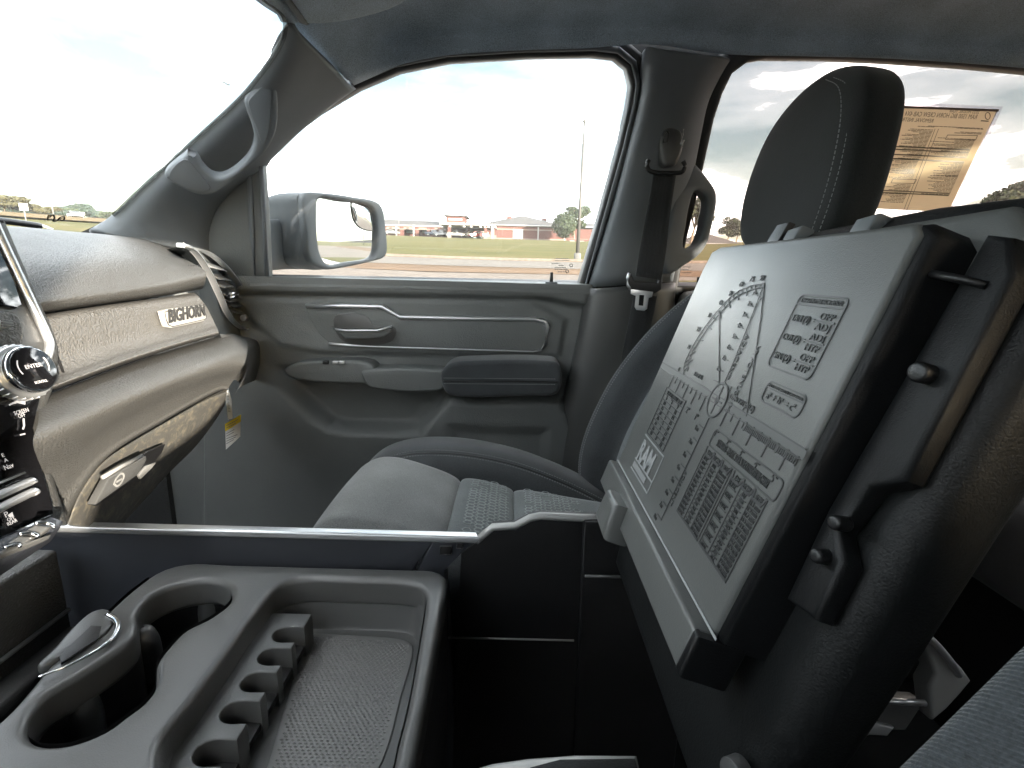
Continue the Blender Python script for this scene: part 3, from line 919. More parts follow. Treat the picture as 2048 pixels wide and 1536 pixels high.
ribbons('latch_emblem', [spline(drow([(226, 968), (230, 958), (238, 948), (244, 948), (246, 954), (240, 966), (232, 972), (226, 968)], -0.3285), 20), drow([(232, 963), (241, 958)], -0.3285)], (1, .18, -.12), 0.0022, M['rim'], gb, lift=0.0008)
plate('latch_lip', drow([(270, 950), (284, 932), (304, 926), (298, 936), (276, 958)], -0.337), (1, .18, -.12), 0.003, M['rim'], gb, b=0.0008, shift=0.004)
# bezel between pad and vent
bz = [drow([(330, 500), (362, 520), (390, 560), (395, 590), (420, 664), (430, 690)], -0.50),
      drow([(354, 494), (392, 518), (416, 560), (428, 620), (445, 664), (450, 690)], -0.435),
      drow([(368, 496), (404, 530), (434, 590), (452, 636), (474, 664), (476, 690)], -0.405),
      drow([(380, 492), (432, 552), (462, 610), (480, 650), (500, 664), (506, 690)], -0.42),
      drow([(430, 506), (490, 560), (520, 630), (528, 670), (526, 690), (520, 720)], -0.47), drow([(470, 490), (530, 560), (550, 630), (556, 670), (550, 700), (540, 740)], -0.56)]
loft('vent_surround', bz, M['door'], dash, nu=30, nv=16)
loft('end_cap', [drow([(440, 668), (500, 676), (522, 690), (524, 720), (512, 760)], -0.37), drow([(450, 700), (490, 700), (500, 712), (496, 740), (480, 775)], -0.345), drow([(450, 760), (470, 760), (478, 765), (478, 770), (470, 790)], -0.36)], M['dash'], dash, nu=20, nv=10)
# air vent
VO = [(362, 489), (392, 502), (420, 540), (444, 590), (462, 630), (474, 646), (494, 660), (512, 655), (514, 640), (502, 612), (490, 580), (474, 552), (452, 526), (424, 504), (396, 495)]
VI = [(398, 503), (420, 524), (436, 556), (456, 600), (470, 632), (480, 644), (494, 654), (506, 650), (508, 640), (496, 610), (484, 580), (468, 553), (448, 530), (424, 510)]
vpl = DP(-0.385)
vent = tag(bpy.data.objects.new('air_vent', None), None, None); C.objects.link(vent); vent.parent = dash
def in_dash(o):
    o.parent = vent; return o
plate('vent_bezel', PP(VO, pl=vpl), (1, 0.18, 0), 0.012, M['silver'], vent, b=0.0012, holes=[grow3(outline(PP(VO, pl=vpl), 70), (1, 0.18, 0), -0.0042)], n_smooth=70)
plate('vent_duct', PP(VI, pl=DP(-0.43)), (1, 0.18, 0), 0.004, M['black'], vent, n_smooth=60)
sl = [((420, 532), (455, 541), (458, 541)), ((437, 556), (462, 560), (462, 560)), ((447, 574), (467, 572), (467, 572)), ((456, 592), (477, 588), (477, 588)), ((461, 603), (481, 598), (480, 600)), ((467, 614), (486, 610), (486, 610)), ((472, 626), (490, 626), (490, 626))]
for a, b, c in sl:
    p, q = P(*a, pl=DP(-0.392)), P(*b, pl=DP(-0.392))
    e = V(-0.022, 0, 0.010)
    o = mesh_obj('slat', [p, q, q+e, p+e, p+V(0, 0, -.0025), q+V(0, 0, -.0025), q+e+V(0, 0, -.0025), p+e+V(0, 0, -.0025)], [(0, 1, 2, 3), (7, 6, 5, 4), (0, 4, 5, 1), (1, 5, 6, 2), (2, 6, 7, 3), (3, 7, 4, 0)], M['rim'] if a[1] < 540 else M['dash_panel'], vent, smooth=False)
for a, b in (((461, 588), (476, 586)), ((462, 595), (475, 593))):
    tube('slider_tab', PP([a, b], pl=DP(-0.380)), 0.003, M['chrome'], vent)
cyl('vent_wheel', P(486, 636, pl=DP(-0.392)), (0, 1, 0), 0.007, 0.012, M['silver'], vent)

# warning tag hanging from the glove box edge
tg = thing('warning_tag', 'white paper warning tag with yellow band hanging below the dashboard', 'tag')
tp = 0.955
plate('strap', PP([(445, 776), (455, 774), (462, 800), (464, 838), (456, 840), (452, 805)], Y=tp), (0.35, -1, 0), 0.0006, M['paper'], tg)
ribbons('strap_print', [PP([(453+0.09*(k-782), k), (457+0.09*(k-782), k)], Y=tp-0.0012) for k in range(784, 826, 3)], (0.35, -1, 0), 0.0012, M['greyink'], tg)
card = [(450, 848), (480, 832), (479, 876), (452, 899)]
plate('card', PP(card, Y=tp-0.003), (0.35, -1, 0), 0.0008, M['paper'], tg)
plate('yellow_band', PP([(450, 848), (480, 832), (479.8, 846), (450.5, 863)], Y=tp-0.005), (0.35, -1, 0), 0.0006, M['yellow'], tg)
ribbons('card_print', [PP([(453, 867+5*i+0.2), (453+random.uniform(12, 22), 867+5*i-8)], Y=tp-0.006) for i in range(5)] + [PP([(453, 851.5), (476, 839)], Y=tp-0.0075), PP([(453, 856), (472, 846)], Y=tp-0.0075)], (0.35, -1, 0), 0.0012, M['greyink'], tg)

# ================================================================== centre stack
cs = thing('centre_stack', 'glossy black centre stack with tall touchscreen and tuning knob', 'control panel')
def SPL(e=0.0):                                        # leaning panel face, top further forward
    n = Vector((1, 0, 0.26)); return (n, -0.425+e+0.26*-0.06)
SN = Vector((1, 0, 0.26))
def sp(pts, e=0.0): return PP(pts, pl=SPL(e))
# housing
loft('stack_side', [sp([(6, 440), (56, 560), (108, 680), (104, 760), (84, 830), (96, 920), (132, 1040)], -0.03), sp([(8, 446), (60, 566), (112, 690), (106, 770), (86, 840), (98, 930), (134, 1050)], -0.004),
                    sp([(-30, 446), (30, 566), (84, 690), (80, 770), (66, 840), (66, 930), (112, 1052)], 0.006)], M['dash'], cs, nu=50, nv=12)
plate('screen', sp([(-420, 330), (-62, 340), (2, 470), (30, 530), (62, 600), (94, 672), (98, 690), (92, 716), (70, 740), (-420, 900)], 0.006), SN, 0.014, M['console'], cs, b=0.001)
plate('screen_glass', sp([(-420, 460), (-6, 486), (24, 548), (44, 610), (30, 618), (-10, 610), (-420, 700)], 0.0085), SN, 0.003, M['screen'], cs, b=0.0005)
tube('bezel', sp([(-60, 340), (0, 472), (30, 536), (62, 604), (92, 668), (99, 690), (95, 712), (84, 738), (60, 760)], 0.008), 0.0038, M['silver'], cs, n=50)
# climate control block beside the screen
plate('climate_block', sp([(-60, 628), (14, 622), (40, 632), (50, 660), (44, 690), (20, 702), (-60, 720)], 0.012), SN, 0.012, M['dash'], cs, b=0.003, n_smooth=40)
plate('rocker_switch', sp([(-20, 642), (26, 638), (30, 652), (4, 658), (-20, 660)], 0.016), SN, 0.006, M['rim'], cs, b=0.0012)
ribbons('rocker_grip', [sp([(2, 642+3*i), (25, 640+3*i)], 0.0168) for i in range(5)], SN, 0.0007, M['black'], cs)
# lower gloss panel
plate('lower_panel', sp([(-300, 780), (40, 786), (80, 776), (80, 800), (66, 858), (82, 930), (106, 1010), (108, 1028), (0, 1076), (-200, 1165)], 0.012), SN, 0.012, M['piano'], cs, b=0.001)
# tuning knob
kc = P(20, 752, pl=SPL(0.006))
ka = (V(0, 0, 0)-kc); ka = Vector((0.86, -0.05, 0.28)).normalized()
kn = cyl('tuning_knob', kc-ka*0.002, ka, 0.0225, 0.018, M['silver'], cs, seg=48, bv=0.002)
cyl('knob_base', kc-ka*0.004, ka, 0.0235, 0.006, M['chrome'], kn, seg=48)
cyl('knob_cap', kc+ka*0.015, ka, 0.0195, 0.008, M['chrome'], kn, seg=48, bv=0.002)
cyl('knob_face', kc+ka*0.022, ka, 0.0175, 0.0018, M['piano'], kn, seg=48, bv=0.0004)
ku, kv, _ = frame_of(ka)
text('knob_lettering', 'ENTER', kc+ka*0.0236+kv*0.0005, ku, kv, 0.0046, M['icon'], kn, ext=0.0002, align='CENTER')
text('knob_lettering', 'SCROLL', kc+ka*0.0236-kv*0.0125, ku, kv, 0.0030, M['icon'], kn, ext=0.0002, align='CENTER')
ribbons('knob_arcs', [[kc+ka*0.0236+kv*0.002+(ku*math.cos(t)+kv*math.sin(t))*0.0118 for t in [s0+i*0.12 for i in range(9)]] for s0 in (2.6, -0.5)], ka, 0.0007, M['icon'], kn)
for k in range(26):
    t = 2*math.pi*k/26
    r_ = ku*math.cos(t)+kv*math.sin(t)
    tube('grip_rib', [kc+r_*0.0226+ka*0.001, kc+r_*0.0226+ka*0.0135], 0.0009, M['silver'], kn, seg=5)
# printing on the gloss panel
su_, sv_ = Vector((0, 1, 0)), Vector((-0.26, 0, 1)).normalized()
def sicon(s_, px, py, size, mat='icon', sq=1.0): return text('printing', s_, P(px, py, pl=SPL(0.0135)), su_, sv_, size, M[mat], cs, ext=0.0002, squeeze=sq)
sicon('SCREEN', 29, 831, 0.0046, sq=0.75); sicon('OFF', 37, 837, 0.0046, sq=0.75)
ribbons('printing', [sp([(46, 838), (47, 852), (45, 858)], 0.0135), sp([(40, 870), (48, 868)], 0.0135), sp([(18, 810), (34, 802)], 0.0135)], SN, 0.0012, M['icon'], cs)
plate('printing', sp([(18, 810), (38, 801), (51, 802), (51, 809), (46, 808), (36, 806)], 0.0138), SN, 0.0006, M['icon'], cs)
sicon('E', 4, 915, 0.0042); sicon('A', 9, 925, 0.0042); sicon('Nav', 9, 941, 0.0056, sq=0.8)
tube('silver_strip', sp([(-80, 998), (0, 966), (50, 945)], 0.0135), 0.0010, M['silver'], cs)
tube('silver_strip', sp([(-80, 1030), (0, 990), (40, 972), (62, 963), (66, 967)], 0.015), 0.0034, M['silver'], cs, n=20)
tube('silver_strip', sp([(-80, 1060), (0, 1016), (40, 996), (66, 984), (72, 988)], 0.0165), 0.0034, M['silver'], cs, n=20)
o = sicon('P', 10, 1036, 0.0062); sicon('OFF', 15, 1044, 0.0040, sq=0.8); sicon('REAR', 15, 1052.5, 0.0040, sq=0.8)
plate('printing', sp([(16, 1030), (25, 1024), (27, 1033), (19, 1034)], 0.014), SN, 0.0004, M['icon'], cs)
# shelf of toggle switches
TSN = Vector((0.62, 0, 0.78)).normalized()
tsc = P(60, 1075, X=-0.352)
TS = (TSN, TSN.dot(tsc))
plate('switch_shelf', PP([(-260, 1190), (0, 1076), (104, 1030), (130, 1040), (124, 1050), (20, 1118), (-200, 1250)], pl=TS), TSN, 0.022, M['consoleside'], cs, b=0.003)
for (xa, ya), (xb, yb), (xc, yc), (xd, yd) in (((-30, 1124), (0, 1108), (30, 1102), (-16, 1126)), ((8, 1096), (30, 1080), (66, 1082), (34, 1102)), ((44, 1072), (62, 1058), (98, 1062), (72, 1080))):
    tg_ = plate('toggle_switch', PP([(xa, ya), (xb, yb), (xc, yc), (xd, yd)], pl=TS), TSN, 0.008, M['console'], cs, b=0.0015, shift=0.005)
    tube('silver_edge', [P(a, b, pl=TS)+TSN*0.006 for a, b in ((xb, yb), ((xb+xc)/2+4, (yb+yc)/2-3), (xc, yc), (xc+1, yc+4))], 0.0013, M['chrome'], tg_, n=12)

# ================================================================== outside mirror
mr = thing('side_mirror', 'grey folding side mirror with blind spot inset outside the passenger window', 'side mirror')
mc = P(688, 462, Y=1.36)
n1 = (-mc).normalized()
n2 = Vector((1.0, 0.17, 0.082)).normalized()
mn = (n1+n2).normalized()
MPL = (mn, mn.dot(mc))
MG = [(629, 399), (680, 403), (725, 409), (740, 418), (747, 440), (747, 500), (742, 512), (730, 518), (690, 524), (652, 530), (642, 524), (632, 505), (627, 470), (626, 425)]
MO = [(600, 388), (640, 386), (700, 394), (745, 403), (757, 414), (765, 460), (767, 505), (762, 514), (740, 522), (660, 538), (640, 538), (612, 520), (604, 470), (598, 420)]
pm_ = lambda pts, e=0.0: PP(pts, pl=off(MPL, e))
ring = plate('housing_rim', pm_(MO), mn, 0.03, M['housing'], mr, b=0.006, holes=[pm_(MG)], shift=0.016, n_smooth=60, hole_smooth=60)
plate('mirror_glass', pm_(MG, 0.001), mn, 0.004, M['mirror'], mr, n_smooth=60)
SPOT = [(704, 404), (725, 409), (740, 418), (747, 440), (747, 461), (724, 457), (712, 446), (706, 430)]
# a convex inset
sc_ = P(728, 432, pl=off(MPL, 0.004))
q = spline(pm_(SPOT, 0.003), 40, True)
vs = [sc_+mn*0.0035]
fs = []
for ring_i, f in enumerate((0.5, 0.8, 1.0)):
    for p in q: vs.append(sc_.lerp(p, f)+mn*0.0035*(1-f*f))
for i in range(40):
    fs.append((0, 1+i, 1+(i+1) % 40))
    for r_ in range(2):
        a = 1+r_*40
        fs.append((a+i, a+40+i, a+40+(i+1) % 40, a+(i+1) % 40))
fixn(mesh_obj('blind_spot_mirror', vs, fs, M['mirror'], mr))
tube('inset_edge', q, 0.0012, M['seal'], mr, closed=True, seg=5)
# shell behind the glass
def shell(k, e):
    c = [sum((p[i] for p in MO))/len(MO) for i in (0, 1)]
    return [P(c[0]+(x-c[0])*k-6*(1-k), c[1]+(y-c[1])*k, pl=MPL)+Vector((-1, 0.15, 0))*e for x, y in MO]
loft('housing_shell', [shell(0.99, 0.004), shell(1.0, 0.03), shell(0.97, 0.07), shell(0.85, 0.105), shell(0.55, 0.125), shell(0.05, 0.13)], M['housing'], mr, nu=60, nv=20, closed_u=True)
loft('mirror_arm', [PP([(610, 446), (612, 480), (610, 530), (600, 534), (598, 480), (600, 444)], Y=1.345), PP([(575, 444), (578, 480), (578, 530), (568, 534), (566, 480), (566, 442)], Y=1.29),
                    PP([(545, 444), (548, 480), (548, 532), (538, 536), (536, 480), (536, 442)], Y=1.22), PP([(520, 446), (522, 480), (522, 532), (512, 536), (510, 480), (512, 444)], Y=1.16)], M['housing'], mr, nu=24, nv=10, closed_u=True)

# ================================================================== seat belt
sbt = thing('seat_belt', 'black seat belt hanging slack along the centre pillar', 'seat belt')
def bl_y(y): return 1.012 - 0.12*max(0, (560-y)/560)
gd = plate('belt_anchor_cover', PP([(1328, 262), (1336, 254), (1352, 254), (1366, 262), (1369, 290), (1364, 312), (1352, 330), (1330, 330), (1324, 310), (1323, 285)], Y=0.985), (0.1, -1, 0), 0.03, M['console'], sbt, b=0.007, n_smooth=40)
tube('anchor_slot_edge', PP([(1333, 262), (1326, 272), (1327, 286), (1334, 284), (1338, 266), (1333, 262)], Y=0.967), 0.0016, M['black'], gd)
tube('anchor_edge', PP([(1367, 258), (1366, 270), (1361, 288), (1364, 294), (1368, 280)], Y=0.967), 0.0012, M['rim'], gd)
tube('belt_loop', PP([(1298, 320), (1294, 330), (1300, 342), (1320, 346), (1345, 346), (1364, 344), (1370, 332), (1366, 322)], Y=0.975), 0.0042, M['black'], sbt, n=30)
bw_ = [((1307, 344), (1352, 348)), ((1300, 390), (1345, 394)), ((1290, 440), (1338, 444)), ((1280, 495), (1332, 500)), ((1271, 552), (1322, 560))]
be = loft('webbing', [PP([l, ((l[0]+r[0])/2, (l[1]+r[1])/2), r], Y=0.985-0.0*i) for i, (l, r) in enumerate(bw_)], M['webbing'], sbt, nu=4, nv=20)
solidify(be, 0.0014)
for f in (0.12, 0.27, 0.42, 0.57, 0.72, 0.87):
    tube('webbing_rib', [P(l[0]+(r[0]-l[0])*f, l[1]+(r[1]-l[1])*f, Y=0.9838) for l, r in bw_], 0.0009, M['webbing'], be, n=16, seg=5)
tn = plate('belt_tongue', PP([(1256, 546), (1262, 545), (1270, 562), (1318, 566), (1322, 553), (1328, 556), (1326, 580), (1312, 588), (1268, 584), (1256, 570)], Y=0.978), (0.1, -1, 0), 0.012, M['black'], sbt, b=0.003)
tube('tongue_edge', PP([(1259, 546), (1255, 556), (1255, 570), (1260, 578)], Y=0.968), 0.0028, M['silver'], tn)
plate('latch_plate', PP([(1262, 578), (1308, 584), (1306, 594), (1299, 596), (1296, 618), (1290, 622), (1274, 620), (1270, 614), (1272, 592), (1262, 588)], Y=0.976), (0.1, -1, 0), 0.003, M['silver'], sbt, b=0.0008,
      holes=[PP([(1280, 590), (1290, 591), (1288, 612), (1278, 611)], Y=0.976)])
lowb = loft('webbing', [PP([l, r], Y=y_) for l, r, y_ in (((1268, 588), (1314, 592), 0.99), ((1258, 640), (1304, 640), 1.0), ((1242, 720), (1288, 720), 1.01), ((1225, 820), (1270, 820), 1.02), ((1205, 940), (1250, 940), 1.02))], M['webbing'], sbt, nu=3, nv=16)
solidify(lowb, 0.0014)

# ================================================================== passenger seat
seat = thing('passenger_seat', 'grey cloth passenger seat with patterned insert, dark bolsters and tall headrest', 'car seat')
def cush(y0, y1, xz, mat, name, r=0.03, nx=36, ny=20, drop=0.16, crown=0.012, slope=0.0):
    """a padded cushion strip between y0 and y1 following the side profile xz (list of x, z), rounded at its long edges"""
    prof = spline([V(x, 0, z) for x, z in xz], nx)
    rows = []
    for p in prof:
        row = []
        for k in range(ny+1):
            t = k/ny*2-1
            yy = (y0+y1)/2+(y1-y0)/2*t
            e = abs(t)
            edge = max(0, (e*(y1-y0)/2-((y1-y0)/2-r))/r)
            dz = crown*(1-t*t)-r*(1-math.sqrt(max(0, 1-edge*edge)))+slope*t
            row.append(V(p.x, yy, p.z+dz))
        rows.append(row)
    vs, fs = [], []
    for row in rows:
        vs.append(row[0]+V(0, 0, -drop)); vs += row; vs.append(row[-1]+V(0, 0, -drop))
    w = ny+3
    for j in range(len(rows)-1):
        for i in range(w-1):
            fs.append((j*w+i, j*w+i+1, (j+1)*w+i+1, (j+1)*w+i))
    return fixn(mesh_obj(name, vs, fs, mat, seat))
# profiles front to rear
midp = [(-0.285, -0.56), (-0.290, -0.44), (-0.278, -0.368), (-0.245, -0.333), (-0.20, -0.327), (-0.135, -0.345)]
cush(0.60, 0.853, midp[:6]+[(-0.097, -0.362), (-0.084, -0.378)], M['fabric'], 'cushion_front', r=0.020, crown=0.006)
ins = cush(0.60, 0.853, [(-0.092, -0.380), (-0.083, -0.365), (-0.06, -0.364), (-0.02, -0.373), (0.003, -0.382), (0.010, -0.393)], M['insert'], 'cushion_insert', r=0.02, crown=0.005)
ins2 = cush(0.60, 0.853, [(0.006, -0.394), (0.012, -0.385), (0.04, -0.384), (0.12, -0.396), (0.25, -0.415)], M['insert'], 'cushion_insert', r=0.02, crown=0.005)
bolp = [(-0.30, -0.56), (-0.305, -0.46), (-0.286, -0.395), (-0.245, -0.352), (-0.18, -0.331), (-0.09, -0.330), (0.01, -0.348), (0.11, -0.385), (0.20, -0.43)]
fb = cush(0.845, 0.985, bolp, M['fabric_dark'], 'side_bolster', r=0.055, crown=0.010)
nb = cush(0.50, 0.61, bolp, M['fabric_dark'], 'side_bolster', r=0.05, crown=0.008)
def on_bol(y, lift=0.001):
    ny = 20; t = (y-0.915)/0.07; r = 0.055
    e = abs(t); edge = max(0, (e*0.07-(0.07-r))/r)
    dz = 0.010*(1-t*t)-r*(1-math.sqrt(max(0, 1-edge*edge)))
    return [V(x, y, z+dz+lift) for x, z in bolp[2:]]
for yy in (0.868, 0.877):
    pth = [p for p in on_bol(yy)]
    pth[0].y += 0.0
    stitches('stitching', pth[1:], M['thread'], fb)
tube('seam', [p+V(0, 0, -0.0012) for p in on_bol(0.8725)[1:]], 0.0012, M['black'], fb, n=40, seg=5)
# hexagon quilting on the insert
def top_z(x, prof):
    pr = spline([V(a, 0, b) for a, b in prof], 60)
    for a, b in zip(pr, pr[1:]):
        if a.x <= x <= b.x: return a.z+(b.z-a.z)*(x-a.x)/max(1e-6, b.x-a.x)
    return pr[-1].z
for o_, prof, x0_, x1_ in ((ins, [(-0.092, -0.380), (-0.083, -0.365), (-0.06, -0.364), (-0.02, -0.373), (0.003, -0.382), (0.010, -0.393)], -0.076, -0.002), (ins2, [(0.006, -0.394), (0.012, -0.385), (0.04, -0.384), (0.12, -0.396), (0.25, -0.415)], 0.016, 0.13)):
    hx = []
    s_ = 0.0105
    for i in range(-1, 14):
        for j in range(-1, 34):
            cx = x0_+i*s_*1.5*1.05; cy = 0.615+j*s_*0.98+(s_*0.49 if i % 2 else 0)
            f = (cy-0.60)/0.253
            k = 0.80*min(1.0, 1.2-0.75*abs(f*2-1))
            if not (x0_ < cx < x1_) or not 0.615 < cy < 0.84: continue
            if random.random() < 0.12*abs(f*2-1): continue
            pts = []
            for a in range(7):
                th = a*math.pi/3
                x = cx+math.cos(th)*s_*0.62; y = cy+math.sin(th)*s_*0.5
                x = min(max(x, x0_-0.004), x1_+0.004)
                t = (y-0.7265)/0.1265
                pts.append(V(x, y, top_z(x, prof)+0.005*(1-t*t)+0.0002))
            hx.append(pts)
            if random.random() < 0.8:
                hx.append([pts[0], pts[0]+V(s_*0.33, 0, top_z(pts[0].x+s_*0.33, prof)-top_z(pts[0].x, prof))])
    ribbons('raised_pattern', hx, (0, 0, 1), 0.0016, M['hexline'], o_, lift=0.0, h=0.0007)
# backrest: sections up the leaning back
bz_ = [(-0.46, 0.16, 0.99), (-0.38, 0.145, 0.985), (-0.30, 0.155, 0.98), (-0.20, 0.195, 0.98), (-0.12, 0.245, 0.975), (-0.06, 0.295, 0.965), (-0.01, 0.345, 0.94), (0.03, 0.385, 0.90), (0.045, 0.42, 0.86)]
def back_sec(z, x, yf):
    """front surface from the near bolster to the far bolster, then round the back"""
    c = 0.745; w = yf-c
    b = 0.055 if z < 0.0 else 0.055*max(0, 1-(z-0.0)/0.04)
    pts = [V(x+b*1.0+0.10, c-w*0.98, z), V(x+b*0.55, c-w*1.0, z), V(x-0.006, c-w*0.86, z), V(x+0.006, c-w*0.72, z), V(x+b, c-w*0.58, z), V(x+b*1.05, c-w*0.2, z),
           V(x+b*1.05, c+w*0.2, z), V(x+b, c+w*0.56, z), V(x+0.008, c+w*0.70, z), V(x-0.006, c+w*0.85, z), V(x+b*0.5, c+w*1.0, z), V(x+b+0.09, c+w*0.98, z),
           V(x+b+0.14, c+w*0.7, z), V(x+b+0.14, c-w*0.7, z)]
    return pts
bk = loft('backrest', [back_sec(*s) for s in bz_], M['fabric_dark'], seat, nu=84, nv=48, closed_u=True, capped=True)
# stitching along the far bolster
for dyy in (0.0, 0.010):
    pth = []
    for z, x, yf in bz_[:7]:
        w = yf-0.745
        pth.append(V(x-0.0045+dyy*0.25, 0.745+w*0.82-dyy, z)+V(-0.003, 0, 0.0))
    stitches('stitching', pth, M['thread'], bk)
# hexagon cloth in the middle of the backrest
cols = [0.63, 0.69, 0.745, 0.80, 0.85]
loft('backrest_insert', [[V(x+0.055*(1.05 if 0.65 < y < 0.84 else 0.95)-0.010, y, z) for y in cols] for z, x, yf in bz_[:6]], M['insert'], seat, nu=16, nv=20)
cyl('recline_cover', P(1172, 985, Y=1.0), (0, -1, 0), 0.03, 0.03, M['door'], seat)
# headrest
HR = [(0.628, 0.075), (0.622, 0.14), (0.628, 0.205), (0.655, 0.243), (0.72, 0.266), (0.79, 0.262), (0.852, 0.235), (0.888, 0.19), (0.905, 0.13), (0.895, 0.08), (0.865, 0.052), (0.80, 0.042), (0.70, 0.043), (0.65, 0.05)]
def hrp(x): return [V(x+ (z-0.05)*0.10, y, z) for y, z in HR]
def hsec(x, k, kz=1.0):
    return [V(x+(0.15+(z-0.15)*k-0.05)*0.10, 0.765+(y-0.765)*k, 0.15+(z-0.15)*k*kz) for y, z in HR]
hr = loft('headrest', [hsec(0.3690, 0.02), hsec(0.3693, 0.30), hsec(0.3702, 0.60), hsec(0.3722, 0.82), hsec(0.3765, 0.94), hsec(0.386, 1.0), hsec(0.405, 1.0), hsec(0.424, 0.97), hsec(0.434, 0.86), hsec(0.438, 0.5), hsec(0.438, 0.02)], M['headrest'], seat, nu=90, nv=50, closed_u=True, capped=True)
def hpath(f):
    return [V(0.372+f+(z-0.05)*0.10, y, z) for y, z in ((0.645+0.02*0, 0.05), (0.636, 0.09), (0.633, 0.14), (0.640, 0.19), (0.660, 0.228), (0.70, 0.252))]
for f, dy in ((-0.0035, 0.012), (0.002, 0.0045), (0.016, -0.0085)):
    stitches('stitching', [p+V(0, dy, 0) for p in hpath(f)], M['thread'], hr, ln=0.004, gap=0.0062, r=0.00045)
for yy in (0.70, 0.83):
    cyl('headrest_post', (0.405, yy, -0.02), (0.1, 0, 1), 0.007, 0.10, M['silver'], seat)

# rear seat, only a dark shape behind
rs = thing('rear_seat', 'dark rear bench seat just visible behind the armrest', 'car seat')
box('cushion', (0.95, -0.35, -0.60), (1.45, 1.02, -0.40), M['fabric_dark'], rs, bv=0.04)
box('backrest', (1.45, -0.35, -0.45), (1.62, 1.02, 0.03), M['fabric_dark'], rs, bv=0.04)
box('cushion_base', (0.98, -0.33, -0.97), (1.6, 1.0, -0.60), M['black'], rs)

# driver seat: the near corner of its cushion
ds = thing('driver_seat', 'blue grey woven cloth driver seat bolster in the near corner', 'car seat')
e0, e1 = P(1770, 1536, Y=0.135), P(2048, 1262, Y=0.135)
print('driver edge', e0, e1)
dd = (e1-e0)
drs = []
for k in (-0.6, -0.2, 0.0, 0.3, 0.7, 1.0, 1.5, 2.2):
    p = e0+dd*k
    drs.append([p+V(0.04, 0.004, -0.16), p+V(0.02, 0.010, -0.06), p+V(0.004, 0.004, -0.012), p+V(0.010, -0.016, -0.004), p+V(0.03, -0.08, -0.012), p+V(0.05, -0.2, -0.03), p+V(0.06, -0.42, -0.03)])
loft('side_bolster', drs, M['driver'], ds, nu=40, nv=40)
def dsec(z, x, w): return [V(x+0.10, -0.13-w, z), V(x+0.02, -0.13-w*0.96, z), V(x-0.01, -0.13-w*0.8, z), V(x+0.035, -0.13-w*0.5, z), V(x+0.04, -0.13, z), V(x+0.035, -0.13+w*0.5, z), V(x-0.01, -0.13+w*0.8, z), V(x+0.02, -0.13+w*0.96, z), V(x+0.10, -0.13+w, z), V(x+0.15, -0.13+w*0.7, z), V(x+0.15, -0.13-w*0.7, z)]
loft('backrest', [dsec(z, x, w) for z, x, w in ((-0.60, 0.36, 0.23), (-0.40, 0.40, 0.24), (-0.2, 0.47, 0.245), (-0.06, 0.54, 0.235), (0.0, 0.57, 0.21), (0.04, 0.60, 0.16), (0.05, 0.63, 0.10))], M['driver'], ds, nu=60, nv=24, closed_u=True, capped=True)
dh = [(y-0.765-0.13, z) for y, z in HR]
def dhs(x, k): return [V(x+(z-0.05)*0.1, -0.13+(y+0.13)*k, 0.15+(z-0.15)*k) for y, z in dh]
loft('headrest', [dhs(0.61, 0.02), dhs(0.61, 0.8), dhs(0.615, 0.94), dhs(0.625, 1.0), dhs(0.67, 1.0), dhs(0.685, 0.9), dhs(0.69, 0.02)], M['headrest'], ds, nu=60, nv=30, closed_u=True)
for yy in (-0.19, -0.07): cyl('headrest_post', (0.65, yy, -0.02), (0.1, 0, 1), 0.007, 0.10, M['silver'], ds)
bd = box('seat_base', (0.16, -0.40, -0.97), (0.60, 0.06, -0.50), M['black'], ds, bv=0.02)

# ================================================================== centre console
con = thing('centre_console', 'black centre console with cup holder tray and upright opened armrest lid', 'centre console')
ZT = -0.300
def zp(pts, z=ZT): return PP(pts, Z=z)
# top tray insert: outline, two linked cup holders and the open pocket
TO = [(-420, 1700), (-60, 1480), (0, 1438), (48, 1388), (80, 1350), (150, 1272), (208, 1228), (262, 1180), (322, 1139), (375, 1125), (470, 1127), (620, 1131), (800, 1136), (868, 1139), (889, 1148), (894, 1164), (884, 1220), (860, 1360), (838, 1480), (815, 1600), (770, 1740), (500, 1820), (-100, 1880)]
CUP = [(54, 1462), (62, 1425), (90, 1391), (134, 1364), (188, 1330), (235, 1299), (266, 1270), (274, 1250), (273, 1226), (292, 1198), (336, 1174), (403, 1160), (443, 1164), (462, 1180), (458, 1203), (420, 1233), (369, 1259), (334, 1294), (314, 1322), (311, 1350), (308, 1374), (285, 1404), (249, 1431), (215, 1456), (175, 1474), (134, 1485), (95, 1487), (66, 1479)]
PO = [(552, 1176), (575, 1163), (615, 1157), (700, 1159), (800, 1163), (835, 1170), (851, 1188), (850, 1215), (838, 1290), (818, 1400), (798, 1480), (775, 1560), (700, 1640), (330, 1640), (318, 1560), (322, 1480), (380, 1405), (450, 1310), (510, 1225)]
top = plate('tray_top', zp(TO), (0, 0, 1), 0.030, M['console'], con, b=0.006, seg=4, n_smooth=120, holes=[zp(CUP), zp(PO)], hole_smooth=110, up=V(0, 1, 0))
